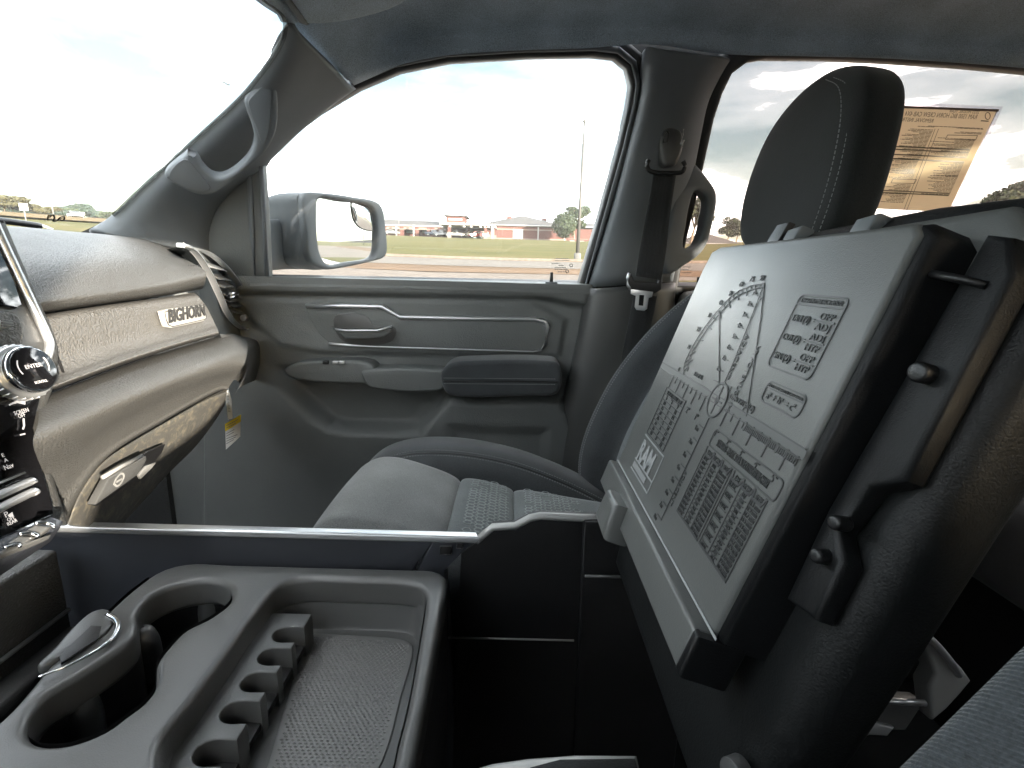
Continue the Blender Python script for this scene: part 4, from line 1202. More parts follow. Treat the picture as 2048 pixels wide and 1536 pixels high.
def well(name, pts, z0, zbot, k, mat, parent, floor_mat=None, n=100, steps=None):
    q = spline(zp(pts, z0), n, True)
    c = sum(q, V(0, 0, 0))/len(q)
    rows = []
    for f, z in (steps or ((1.0, z0), (1-(1-k)*0.3, (z0+zbot)/2), (k, zbot+0.006), (k*0.97, zbot))):
        rows.append([V(c.x+(p.x-c.x)*f, c.y+(p.y-c.y)*f, z) for p in q])
    vs = [p for r in rows for p in r]; fs = []
    for j in range(len(rows)-1):
        for i in range(n):
            fs.append((j*n+i, j*n+(i+1) % n, (j+1)*n+(i+1) % n, (j+1)*n+i))
    o = mesh_obj(name, vs, fs, mat, parent)
    fl = mesh_obj('floor', rows[-1], [tuple(range(n))], floor_mat or mat, o, smooth=False)
    return o
well('cup_holder_well', CUP, ZT-0.004, -0.375, 0.95, M['black'], con)
# rubber grip lobes inside the cup holders
for px, py in ((165, 1415), (290, 1285), (420, 1208)):
    p = P(px, py, Z=-0.335)
    o = loft('rubber_grip', [[p+V(math.cos(t)*0.012*k, math.sin(t)*0.012*k, dz) for t in [i*math.pi/6 for i in range(12)]] for k, dz in ((0.1, 0.016), (0.6, 0.013), (0.95, 0.0), (1.0, -0.02), (0.9, -0.036))], M['console'], con, nu=24, nv=12, closed_u=True)
pw = well('pocket_wall', PO, ZT-0.004, -0.362, 0.95, M['console'], con, floor_mat=M['console'],
     steps=((1.0, ZT-0.004), (0.985, -0.318), (0.965, -0.321), (0.955, -0.338), (0.94, -0.341), (0.93, -0.352), (0.91, -0.355)))
# rubber mat with fine studs
q = zp([(596, 1272), (700, 1270), (815, 1282), (826, 1296), (800, 1400), (780, 1480), (745, 1560), (690, 1620), (520, 1620), (545, 1500), (590, 1340)], -0.3535)
mat_ = plate('rubber_mat', q, (0, 0, 1), 0.004, M['mat'], con, b=0.001, n_smooth=60, up=V(0, 1, 0))
mq = [(p.x, p.y) for p in spline(q, 60, True)]
x0, x1, y0, y1 = min(a for a, b in mq), max(a for a, b in mq), min(b for a, b in mq), max(b for a, b in mq)
vs, fs = [], []
st = 0.0044
i = 0
yy = y0
while yy < y1:
    xx = x0+(st/2 if i % 2 else 0)
    while xx < x1:
        if poly_sd(mq, xx, yy) > 0.004:
            k = len(vs); r_ = 0.0016
            vs += [V(xx-r_*1.1, yy, -0.3535), V(xx, yy-r_*0.8, -0.3535), V(xx+r_*1.1, yy, -0.3535), V(xx, yy+r_*0.8, -0.3535), V(xx, yy, -0.3525)]
            fs += [(k, k+1, k+4), (k+1, k+2, k+4), (k+2, k+3, k+4), (k+3, k, k+4)]
        xx += st
    yy += st*0.62; i += 1
tag(mesh_obj('mat_studs', vs, fs, M['mat'], mat_, smooth=False), kind='stuff')
# coin ledge with scalloped slots
LZ = -0.322
LO = [(520, 1252), (592, 1252), (604, 1262)]
notch = [(574, 1268), (551, 1312), (517, 1363), (480, 1423), (430, 1504), (372, 1600)]
nps = [P(a, b, Z=LZ) for a, b in notch]
xe = sum(p.x for p in nps)/len(nps)+0.010           # open edge of the ledge
xl = xe-0.050
yt = nps[0].y+0.028; yb = nps[-1].y-0.02
out = [V(xl, yb, LZ), V(xl, yt, LZ), V(xe, yt, LZ)]
for p in nps:
    r_ = 0.0098
    out.append(V(xe, p.y+r_*0.95, LZ))
    for k in range(9):
        t = math.pi/2+k*math.pi/8
        out.append(V(xe-0.012+math.cos(t)*0.012, p.y+math.sin(t)*r_, LZ))
    out.append(V(xe, p.y-r_*0.95, LZ))
out.append(V(xe, yb, LZ))
cl = plate('coin_ledge', out, (0, 0, 1), 0.034, M['console'], con, b=0.0015, seg=2, up=V(0, 1, 0))
for p in nps:
    plate('slot_floor', [V(xe-0.028, p.y-0.013, LZ-0.02), V(xe-0.028, p.y+0.013, LZ-0.02), V(xe-0.001, p.y+0.013, LZ-0.02), V(xe-0.001, p.y-0.013, LZ-0.02)], (0, 0, 1), 0.006, M['black'], cl, up=V(0, 1, 0))
# tray body below the top plate
tb_ = [V(p.x, p.y, p.z) for p in spline(zp(TO, -0.33), 120, True)]
vs = [p for p in tb_]+[p+V(0, 0, -0.30) for p in tb_]
fs = [(i, (i+1) % 120, 120+(i+1) % 120, 120+i) for i in range(120)]
mesh_obj('tray_body', vs, fs, M['black'], con)
# sliding latch at the front of the cup holders with bright edge
lz = -0.306
la = plate('tray_latch', PP([(78, 1348), (108, 1318), (150, 1270), (186, 1240), (212, 1233), (230, 1248), (222, 1272), (188, 1300), (134, 1328), (92, 1349)], Z=lz), (0, 0, 1), 0.010, M['console'], con, b=0.003, n_smooth=36, up=V(0, 1, 0), shift=0.009)
plate('thumb_recess', PP([(118, 1312), (182, 1250), (204, 1252), (196, 1276), (122, 1326)], Z=lz+0.0095), (0, 0, 1), 0.002, M['black'], la, b=0.0005, up=V(0, 1, 0))
tube('silver_edge', PP([(215, 1230), (231, 1240), (236, 1256), (222, 1280), (188, 1304), (134, 1332), (77, 1354)], Z=lz+0.009), [0.0026, 0.0026, 0.0024, 0.002, 0.0014, 0.001, 0.001], M['chrome'], la, n=40)
# front bin with mesh liner, well below the tray
fbm, tt, bb = newmat('woven rubber liner')
tcn = tt.nodes.new('ShaderNodeTexCoord'); br = tt.nodes.new('ShaderNodeTexBrick')
br.inputs['Scale'].default_value = 160; br.inputs['Color1'].default_value = (0.035, 0.035, 0.034, 1); br.inputs['Color2'].default_value = (0.05, 0.05, 0.048, 1); br.inputs['Mortar'].default_value = (0.004, 0.004, 0.004, 1); br.inputs['Mortar Size'].default_value = 0.05
tt.links.new(tcn.outputs['Object'], br.inputs['Vector']); tt.links.new(br.outputs['Color'], bb.inputs['Base Color'])
bpn = tt.nodes.new('ShaderNodeBump'); bpn.inputs['Strength'].default_value = 0.8; bpn.inputs['Distance'].default_value = 0.001; tt.links.new(br.outputs['Fac'], bpn.inputs['Height']); bpn.invert = True; tt.links.new(bpn.outputs[0], bb.inputs['Normal'])
bb.inputs['Roughness'].default_value = 0.55
plate('bin_liner', [V(-0.50, 0.0, -0.395), V(-0.50, 0.46, -0.395), V(-0.33, 0.46, -0.395), V(-0.33, 0.0, -0.395)], (0, 0, 1), 0.01, fbm, con, up=V(0, 1, 0))
tube('liner_edge', PP([(-20, 1340), (40, 1440)], Z=-0.388), 0.004, M['console'], con)
box('bin_front', (-0.49, 0.0, -0.60), (-0.455, 0.455, -0.285), M['dash'], con, bv=0.004)
box('bin_step', (-0.46, 0.0, -0.42), (-0.432, 0.455, -0.372), M['console'], con, bv=0.006)
tube('bin_silver_edge', [V(-0.452, 0.0, -0.352), V(-0.452, 0.452, -0.352)], 0.0022, M['rim'], con)
# passenger side wall of the console with silver rail
SY = 0.478
SW = [(100, 1052), (560, 1064), (862, 1075), (852, 1100), (822, 1133), (815, 1150), (600, 1160), (300, 1160), (200, 1130)]
plate('side_wall', [V(-0.60, SY, -0.278), V(-0.085, SY, -0.279), P(872, 1084, Y=SY)+V(-.002, 0, 0), P(826, 1140, Y=SY), V(-0.11, SY, -0.62), V(-0.60, SY, -0.62)], (0, -1, 0), 0.02, M['consoleside'], con, b=0.002)
plate('port_panel', [P(866, 1083, Y=SY), P(946, 1086, Y=SY), P(925, 1105, Y=SY), P(890, 1140, Y=SY), V(-0.05, SY, -0.60), V(-0.10, SY, -0.60), P(836, 1136, Y=SY)], (0, -1, 0), 0.02, M['consoleside'], con, b=0.0015, shift=0.001)
for q_ in ([(880, 1092), (903, 1092), (903, 1109), (880, 1109)], [(914, 1086), (926, 1086), (925, 1097), (913, 1097)]):
    pt = plate('charge_port', PP(q_, Y=SY-0.002), (0, -1, 0), 0.003, M['black'], con, b=0.0006, shift=0.001)
    tube('port_rim', PP(q_, Y=SY-0.0035), 0.0006, M['console'], pt, closed=True, seg=5)
plate('silver_rail', [V(-0.60, SY-0.005, -0.272), V(P(960, 1070, Y=0.48).x, SY-0.005, -0.272), V(P(960, 1070, Y=0.48).x-.004, SY+0.007, -0.272), V(-0.60, SY+0.007, -0.272)], (0, 0, 1), 0.008, M['silver'], con, b=0.0025, up=V(0, 1, 0), shift=0.002)
RB = [(952, 1082), (986, 1054), (1030, 1052), (1060, 1036), (1080, 1032), (1170, 1036), (1260, 1036)]
bin_out = PP(RB, Y=SY)+[V(0.20, SY, -0.26), V(0.20, SY, -0.62), V(-0.06, SY, -0.62), P(922, 1104, Y=SY)]
plate('bin_wall', bin_out, (0, -1, 0), 0.016, M['black'], con, b=0.0015, shift=0.002)
tube('bin_rim', [p+V(0, -0.001, 0.0005) for p in PP(RB, Y=SY)], 0.0042, M['rim'], con, seg=8)
plate('bin_rear_panel', [P(1168, 1042, Y=0.47), P(1250, 1040, Y=0.47), V(0.2, 0.47, -0.25), V(0.2, 0.47, -0.62), V(P(1166, 1300, Y=0.47).x, 0.47, -0.62)], (0, -1, 0), 0.012, M['black'], con, b=0.002)
tube('panel_ledge', PP([(1170, 1152), (1262, 1154)], Y=0.463), 0.0016, M['console'], con)
tube('bin_edge', PP([(896, 1275), (1148, 1281)], Y=0.474), 0.0011, M['rim'], con)  # pale tube painted in for an edge catching light
plate('bin_floor', [V(-0.09, 0.02, -0.60), V(-0.09, 0.48, -0.60), V(0.25, 0.48, -0.60), V(0.25, 0.02, -0.60)], (0, 0, 1), 0.01, M['black'], con, up=V(0, 1, 0))
# near rim of the storage bin
plate('bin_rim_pad', PP([(930, 1536), (985, 1520), (1055, 1510), (1150, 1503), (1275, 1504), (1282, 1536), (1290, 1600), (920, 1600)], Z=-0.245), (0, 0, 1), 0.02, M['rim'], con, b=0.004, up=V(0, 1, 0))
plate('rim_pad_inset', PP([(1060, 1536), (1120, 1520), (1270, 1518), (1276, 1540), (1285, 1610), (1050, 1610)], Z=-0.244), (0, 0, 1), 0.004, M['vinyl'], con, b=0.001, up=V(0, 1, 0), shift=0.001)
plate('near_wall', [V(-0.06, 0.145, -0.62), V(-0.06, 0.145, -0.26), V(0.10, 0.145, -0.26), V(0.10, 0.145, -0.62)], (0, 1, 0), 0.012, M['black'], con)

# ---- the opened work surface lid
LV = Vector((0.319, 0, 0.948)); LU = Vector((0, -1, 0)); LN = LU.cross(LV).normalized()
L0 = Vector((0.110, 0.485, -0.189))
LPL = (LN, LN.dot(L0))
def lp_(pts, e=0.0): return PP(pts, pl=off(LPL, e))
def luv(a, b, e=0.0): return L0+LU*a+LV*b+LN*e
LOUT = [luv(0.0, 0.0), luv(0.002, 0.205), luv(0.006, 0.226), luv(0.02, 0.229), luv(0.248, 0.229), luv(0.256, 0.222), luv(0.257, 0.0)]
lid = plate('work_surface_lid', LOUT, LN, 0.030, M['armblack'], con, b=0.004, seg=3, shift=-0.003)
plate('lid_face', [luv(0.0, 0.001), luv(0.002, 0.205), luv(0.006, 0.224), luv(0.02, 0.228), luv(0.244, 0.228), luv(0.250, 0.222), luv(0.252, 0.001)], LN, 0.008, M['lid'], lid, b=0.003, seg=3)
tag(lid, 'grey lid embossed with protractor, ruler and conversion chart')
lb = plate('lid_ledge', [luv(0.002, -0.024, 0.010), luv(0.002, 0.002, 0.010), luv(0.252, 0.002, 0.010), luv(0.252, -0.024, 0.010)], LN, 0.028, M['lid'], lid, b=0.003, seg=3)
plate('ledge_end', [luv(0.2505, -0.0245, 0.0105), luv(0.2505, 0.002, 0.0105), luv(0.2575, 0.002, 0.0105), luv(0.2575, -0.0245, 0.0105)], LN, 0.030, M['armblack'], lid, b=0.003)  # black plate added to paint the ledge's near end as shadowed
plate('finger_tab', [luv(0.062, -0.036, 0.022), luv(0.064, -0.006, 0.022), luv(0.100, -0.004, 0.022), luv(0.104, -0.036, 0.022)], LN, 0.026, M['lid'], lid, b=0.006, seg=4)
ribbons('ledge_edge', [[luv(0.0, 0.0035, 0.0), luv(0.257, 0.0035, 0.0)]], LN, 0.0016, M['lidlight'], lid)
dark_marks = M['lidink']  # lid plastic darkened to stand for shading in the relief
LNs = []
# quarter circle of the protractor, two lines with ticks
arc_o = [(1368, 750), (1372, 722), (1400, 670), (1438, 620), (1470, 588), (1500, 573), (1530, 567)]
arc_i = [(1376, 742), (1380, 716), (1406, 672), (1440, 628), (1471, 596), (1500, 581), (1529, 574)]
ao, ai = spline(lp_(arc_o), 40), spline(lp_(arc_i), 40)
LNs += [ao, ai]
for i in range(2, 40, 2):
    k = 0.7 if i % 4 == 0 else 0.3
    LNs.append([ao[i], ao[i]+(ai[i]-ao[i])*(2.0 if i % 4 == 0 else 1.0)])
# sight lines
LNs += [lp_([(1439, 622), (1439, 776)]), lp_([(1530, 567), (1498, 650), (1466, 730), (1447, 772)]), lp_([(1530, 567), (1522, 640), (1508, 735), (1494, 832)]), lp_([(1447, 766), (1464, 774), (1450, 800)])]
LNs.append(spline(lp_([(1521, 600), (1525, 596), (1527, 592)]), 4)); LNs.append(spline(lp_([(1486, 822), (1490, 815), (1496, 814)]), 4))
for i in range(9):
    f = i/8; x = 1518-f*80; y = 590+f*172
    LNs.append(lp_([(x-9, y-1), (x-1, y+2)]))
def ltext(s_, px, py, size, sq=1.0, nm='lettering', mat=None, al='LEFT', bold=0.0, rot=0.0, e=0.0):
    u_ = LU*math.cos(rot)+LV*math.sin(rot); v_ = -LU*math.sin(rot)+LV*math.cos(rot)
    return text(nm, s_, P(px, py, pl=LPL), u_, v_, size, mat or dark_marks, lid, ext=0.0005, squeeze=sq, align=al, bold=bold)
def group_text(nm, items):
    os_ = [ltext(*it) for it in items]
    return join(nm, os_, dark_marks, lid)
degs = [(1356, 742, '0'), (1374, 697, '10'), (1393, 662, '20'), (1415, 634, '30'), (1437, 609, '40'), (1457, 591, '50'), (1478, 573, '60'), (1499, 563, '75'), (1519, 561, '90')]
group_text('protractor_numbers', [(s_, x, y, 0.0058, 1.1) for x, y, s_ in degs] + [(str(i+1)+'in', 1505-i*10.2, 590+i*21.5, 0.0052, 1.0) for i in range(8)])
ribbons('protractor', LNs, LN, 0.0007, dark_marks, lid)
adj = ltext('ADJACENT (A)', 1494, 668, 0.0068, 1.0, 'lettering', None, 'LEFT', 0.0, -math.pi/2)
hyp = ltext('HYPOTENUSE (H)', 1516, 690, 0.0062, 1.0, 'lettering', None, 'LEFT', 0.0001, -math.pi/2)
ltext('OPPOSITE (O)', 1459, 797, 0.0056, 1.0); ltext('RADIUS', 1388, 751, 0.0052, 1.0)
# ruler bar across the lid with centre disc
r0, r1 = P(1342, 736, pl=LPL), P(1603, 918, pl=LPL)
rv = [luv((p-L0).dot(LU), (p-L0).dot(LV)) for p in (r0, r1)]
bb0 = (rv[0]-L0).dot(LV); bb1 = (rv[1]-L0).dot(LV)
zz = (bb0+bb1)/2
ua, ub = 0.006, (rv[1]-L0).dot(LU)
print('ruler v', bb0, bb1, ua, ub)
ribbons('ruler_edges', [[luv(ua, zz+0.0028), luv(ub, zz+0.0028)], [luv(ua, zz-0.0028), luv(ub, zz-0.0028)]], LN, 0.0008, dark_marks, lid)
ribbons('ruler_bar', [([luv(ua, zz), luv(ub, zz)], 0.0052)], LN, 0.0052, M['lidmid'], lid, lift=0.0001, h=0.0002)
rl = []
nU = 10
cu_ = (P(1438, 796, pl=LPL)-L0).dot(LU)
for i in range(-5, 7):
    x = cu_+i*(ub-cu_)/5.6
    if ua < x < ub and abs(i) > 0: rl.append([luv(x, zz-0.002), luv(x, zz-0.0135)])
    x += 0.5*(ub-cu_)/5.6
    if ua < x < ub: rl.append([luv(x, zz-0.002), luv(x, zz-0.007)])
for i in range(34):
    x = cu_+(ub-cu_)*(0.42+0.58*i/34); rl.append(([luv(x, zz-0.0025), luv(x, zz-0.0065)], 0.0009))
ribbons('ruler_marks', rl, LN, 0.0011, dark_marks, lid)
dc = luv(cu_, zz)
ribbons('centre_disc', [[dc+(LU*math.cos(t)+LV*math.sin(t))*0.0125 for t in [i*math.pi/14 for i in range(29)]], [dc+LU*0.008, dc-LU*0.008], [dc+LV*0.010, dc-LV*0.010], [dc+(LU*math.cos(t)+LV*math.sin(t))*0.0025 for t in [i*math.pi/4 for i in range(9)]]], LN, 0.0014, dark_marks, lid, lift=0.0006)
plate('disc_plate', [dc+(LU*math.cos(t)+LV*math.sin(t))*0.0125 for t in [i*math.pi/16 for i in range(32)]], LN, 0.001, M['lid'], lid, shift=0.0006)
numb = []
for i in range(-4, 6):
    if i == 0: continue
    x = cu_+i*(ub-cu_)/5.6
    if ua+0.004 < x < ub:
        numb.append(text('n', str(abs(i))+'"', luv(x-0.003, zz-0.0215), LU, LV, 0.0072, dark_marks, lid, ext=0.0005))
join('ruler_numbers', numb, dark_marks, lid)
# vertical scale below the disc
vl = [[dc-LV*0.014, dc-LV*0.098]]
for i in range(8):
    q0 = dc-LV*(0.022+i*0.0108); vl.append(([q0, q0-LU*0.009], 0.0011))
ribbons('vertical_scale', vl, LN, 0.0010, dark_marks, lid)
join('vertical_scale_numbers', [text('n', str(i+1)+'in', dc-LV*(0.0222+i*0.0108+0.005)-LU*0.014, LU, LV, 0.0055, dark_marks, lid, ext=0.0005) for i in range(8)] + [text('n', 'ADJACENT', dc-LV*0.055+LU*0.0012, -LV, LU, 0.0058, dark_marks, lid, ext=0.0005)], dark_marks, lid)
# framed formula panels
def uvp(px, py):
    p = P(px, py, pl=LPL); return (p-L0).dot(LU), (p-L0).dot(LV)
def frame_box(nm, a0, a1, b0, b1, r, head, w=0.0010):
    pts = []
    for cx, cy, t0 in ((a1-r, b1-r, 0), (a0+r, b1-r, 1), (a0+r, b0+r, 2), (a1-r, b0+r, 3)):
        for k in range(5):
            t = (t0+k/4)*math.pi/2
            pts.append(luv(cx+math.cos(t)*r, cy+math.sin(t)*r))
    pts.append(pts[0])
    L = [pts]
    if head: L.append([luv(a0, b1-head), luv(a1, b1-head)])
    return ribbons(nm, L, LN, w, dark_marks, lid)
a0, b1 = uvp(1603, 590); a1, _ = uvp(1700, 602); _, b0 = uvp(1620, 762)
a0_, _ = uvp(1557, 730)
print('ratio box', a0, a0_, a1, b0, b1)
wR = a1-a0; hR = b1-b0
frame_box('ratio_frame', a0, a1, b0, b1, 0.004, hR*0.125)
tx = [text_fit('t', 'TRIGONOMETRIC RATIOS:', luv(a0+wR*0.07, b1-hR*0.095), LU, LV, hR*0.085, wR*0.86, dark_marks, lid, ext=0.0006)]
for i, (l_, t_, b_2) in enumerate((('TAN', 'OPP', 'ADJ'), ('COS', 'ADJ', 'HYP'), ('SIN', 'OPP', 'HYP'))):
    yc = b1-hR*(0.305+0.262*i)
    fh = hR*0.125
    tx.append(text_fit('t', l_+' (\u03b8) =', luv(a0+wR*0.06, yc-hR*0.045), LU, LV, fh, wR*0.50, dark_marks, lid, ext=0.0006))
    tx.append(text_fit('t', t_, luv(a0+wR*0.62, yc+hR*0.022), LU, LV, fh, wR*0.29, dark_marks, lid, ext=0.0006))
    tx.append(text_fit('t', b_2, luv(a0+wR*0.62, yc-hR*0.108), LU, LV, fh, wR*0.29, dark_marks, lid, ext=0.0006))
    tx.append(ribbons('t', [[luv(a0+wR*0.59, yc), luv(a0+wR*0.94, yc)]], LN, 0.0011, dark_marks, lid))
join('ratio_lettering', tx, dark_marks, lid)
a0, b1 = uvp(1540, 762); a1, _ = uvp(1614, 800); _, b0 = uvp(1597, 840)
frame_box('theorem_frame', a0, a1, b0, b1, 0.004, (b1-b0)*0.3)
wR = a1-a0
join('theorem_lettering', [text_fit('t', 'PYTHAGOREAN THEOREM:', luv(a0+wR*0.06, b1-(b1-b0)*0.24), LU, LV, (b1-b0)*0.2, wR*0.88, dark_marks, lid, ext=0.0006),
     text_fit('t', 'a\u00b2 + b\u00b2 = c\u00b2', luv(a0+wR*0.11, b0+(b1-b0)*0.2), LU, LV, (b1-b0)*0.5, wR*0.76, dark_marks, lid, ext=0.0006)], dark_marks, lid)
# conversion chart, a two part table
a0, b1 = uvp(1433, 858); a1, b1b = uvp(1557, 968); aL, b0 = uvp(1357, 1020); _, b0b = uvp(1460, 1180)
print('chart', a0, a1, b1, b1b, aL, b0, b0b)
ct, cb = (b1+b1b)/2, (b0+b0b)/2
frame_box('chart_title_frame', a0, a1+0.004, ct-0.0105, ct+0.0015, 0.003, 0)
text_fit('chart_title', 'STANDARD - METRIC TOOL SIZE CONVERSION CHART', luv(a0+0.010, ct-0.0075), LU, LV, 0.0072, a1-a0-0.016, dark_marks, lid, ext=0.0006)
th = ct-0.0120
LT = []
cw = (a1-a0)/2
cells = []
for h_ in range(2):
    A = a0+h_*(cw+0.001); B = A+cw-0.002
    LT += [[luv(A, th), luv(A, cb)], [luv(B, th), luv(B, cb)], ([luv(A, cb), luv(B, cb)], 0.0014)]
    for f in (1/3, 2/3): LT.append([luv(A+(B-A)*f, th), luv(A+(B-A)*f, cb)])
    rows_n = 13
    for c_ in range(3):
        x0_ = A+(B-A)*c_/3; x1_ = A+(B-A)*(c_+1)/3
        LT.append(([luv(x0_, th), luv(x0_+0.001, th-0.005), luv(x1_-0.003, th-0.005), luv(x1_-0.001, th)], 0.0014))
        cells.append(text('t', ('SAE', 'DECIMAL', 'SIZE')[c_], luv((x0_+x1_)/2, th-0.0042), LU, LV, 0.0045, dark_marks, lid, ext=0.0006, align='CENTER', squeeze=0.85, bold=0.0001))
        for r_ in range(1, rows_n):
            y_ = th-0.006-(th-0.006-cb)*r_/rows_n
            LT.append(([luv(x0_+0.001, y_), luv(x1_-0.003, y_)], 0.0008))
        for r_ in range(rows_n):
            if h_ == 1 and c_ == 0 and r_ % 2: continue
            y_ = th-0.006-(th-0.006-cb)*(r_+0.75)/rows_n
            n16 = r_+1+h_*13
            s_ = ('%d/32"' % n16, '.%03d' % int(n16/32*1000), '%.1f mm' % (n16*25.4/32))[c_]
            cells.append(text('t', s_, luv((x0_+x1_)/2-0.001, y_), LU, LV, 0.0043, dark_marks, lid, ext=0.0006, align='CENTER', squeeze=0.8))
ribbons('chart_grid', LT, LN, 0.0006, dark_marks, lid)
join('chart_entries', cells, dark_marks, lid)
# small table near the far edge and maker plate below
aa = [uvp(*p) for p in ((1335, 775), (1373, 802), (1291, 868), (1333, 900))]
print('small table', aa)
s0, s1, sT, sB = aa[0][0], aa[1][0], (aa[0][1]+aa[1][1])/2, (aa[2][1]+aa[3][1])/2
LT = [[luv(s0, sT), luv(s1, sT), luv(s1, sB), luv(s0, sB), luv(s0, sT)], [luv(s0, sT-0.006), luv(s1, sT-0.006)]]
for r_ in range(1, 8): LT.append(([luv(s0, sT-0.006-(sT-0.006-sB)*r_/8), luv(s1, sT-0.006-(sT-0.006-sB)*r_/8)], 0.0009))
ribbons('degree_table_grid', LT, LN, 0.0010, dark_marks, lid)
cells = [text('t', 'SCREW / DRILL SIZE', luv((s0+s1)/2, sT-0.0052), LU, LV, 0.0048, dark_marks, lid, ext=0.0006, align='CENTER', squeeze=0.9)]
for r_ in range(8):
    for c_ in range(3):
        cells.append(text('t', str([r_*5+5, r_+1, r_*2+9][c_]), luv(s0+(s1-s0)*(0.2+0.3*c_), sT-0.006-(sT-0.006-sB)*(r_+0.8)/8), LU, LV, 0.0055, dark_marks, lid, ext=0.0006, align='CENTER'))
join('degree_table_entries', cells, dark_marks, lid)
m0, m1 = uvp(1291, 905), uvp(1342, 930)
m2, m3 = uvp(1286, 905), uvp(1325, 965)
mt = sB-0.003; mb = max(0.004, mt-0.034)
LT = [[luv(s0-0.001, mt), luv(s1+0.006, mt)], [luv(s0-0.001, mb+0.010), luv(s1+0.006, mb+0.010)], [luv(s0-0.001, mb), luv(s1+0.006, mb)], [luv(s1+0.006, mt), luv(s1+0.006, mb)]]
ribbons('maker_frame', LT, LN, 0.0013, M['lidlight'], lid)
join('maker_lettering', [text('t', 'RAM', luv(s0+0.001, mb+0.0115), LU, LV, 0.026, M['lidlight'], lid, ext=0.0006, squeeze=0.8, bold=0.0008),
      ribbons('t', [[luv(s0+0.002+i*0.004, mb+0.005), luv(s0+0.0045+i*0.004, mb+0.005)] for i in range(10)], LN, 0.005, M['lidlight'], lid)], M['lidlight'], lid)

# ---- padded armrest cover behind the lid
AB = -0.030
def auv(a, b, e=0.0): return luv(a, b, AB+e)
AO = [auv(-0.012, -0.04), auv(-0.014, 0.15), auv(-0.004, 0.222), auv(0.02, 0.243), auv(0.10, 0.252), auv(0.20, 0.256), auv(0.268, 0.254), auv(0.288, 0.244), auv(0.293, 0.22), auv(0.292, 0.05), auv(0.290, -0.05), auv(0.27, -0.10), auv(0.02, -0.10)]
arc = plate('armrest_cover', AO, LN, 0.044, M['vinyl'], con, b=0.016, seg=6)
tag(arc, 'black padded vinyl armrest cover standing open')
plate('inner_shell', [auv(-0.006, 0.13), auv(-0.006, 0.215), auv(0.02, 0.236), auv(0.258, 0.244), auv(0.274, 0.23), auv(0.276, 0.13)], LN, 0.02, M['lid'], con, b=0.006, shift=0.006)  # grey plate stands in for the sheen on the black vinyl cover
# catches on top of the sheen plate
for a in (0.075, 0.155):
    plate('catch', [auv(a, 0.226, 0.007), auv(a+0.004, 0.247, 0.007), auv(a+0.022, 0.249, 0.007), auv(a+0.016, 0.226, 0.007)], LN, 0.012, M['housing'], con, b=0.002)
plate('catch_slot', [auv(0.050, 0.22, 0.008), auv(0.060, 0.252, 0.008), auv(0.078, 0.253, 0.008), auv(0.070, 0.22, 0.008)], LN, 0.006, M['black'], con, b=0.001)
# hardware strip on the near side
HWO = [auv(0.262, 0.228, 0.012), auv(0.274, 0.226, 0.012), auv(0.284, 0.21, 0.012), auv(0.288, 0.12, 0.012), auv(0.274, 0.11, 0.012), auv(0.270, 0.085, 0.012), auv(0.282, 0.075, 0.012), auv(0.284, 0.045, 0.012), auv(0.262, 0.040, 0.012), auv(0.258, 0.09, 0.012)]
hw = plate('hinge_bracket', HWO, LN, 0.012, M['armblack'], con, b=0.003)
for b_q in (0.165, 0.09, 0.072):
    cyl('stud', auv(0.272, b_q, 0.010), (-0.9, -0.25, 0.2), 0.0045 if b_q > 0.1 else 0.0035, 0.010, M['black'], con, bv=0.0015)
plate('clip', [auv(0.245, 0.188, 0.03), auv(0.246, 0.200, 0.03), auv(0.256, 0.200, 0.03), auv(0.255, 0.187, 0.03)], (-0.6, -0.8, 0.1), 0.003, M['silver'], con, b=0.0006)
tube('hook', [auv(0.256, 0.207, 0.020), auv(0.266, 0.206, 0.018), auv(0.276, 0.205, 0.012)], 0.0018, M['black'], con)
cyl('hinge_pin', auv(0.282, -0.045, 0.004), (-0.9, -0.4, 0.1), 0.007, 0.008, M['console'], con)
# rear face of the console seen past the armrest
rc = plate('rear_trim', PP([(1838, 1262), (1880, 1290), (1915, 1330), (1928, 1352), (1905, 1372), (1870, 1400), (1838, 1420), (1840, 1362), (1858, 1340), (1852, 1310)], Y=0.36), (0, -1, 0.2), 0.02, M['rim'], con, b=0.004)
tube('rear_trim_edge', PP([(1836, 1258), (1868, 1285), (1900, 1322), (1918, 1350)], Y=0.35), 0.003, M['silver'], con, n=20)
plate('rear_step', PP([(1742, 1400), (1850, 1406), (1800, 1452), (1720, 1452)], Y=0.36), (0, -1, 0.3), 0.02, M['console'], con, b=0.003)
tube('rear_step_edge', PP([(1755, 1400), (1850, 1406)], Y=0.35), 0.0026, M['silver'], con)
plate('rear_latch', PP([(1718, 1452), (1735, 1444), (1790, 1456), (1772, 1470), (1738, 1468), (1722, 1472)], Y=0.35), (0, -1, 0.3), 0.012, M['silver'], con, b=0.002)

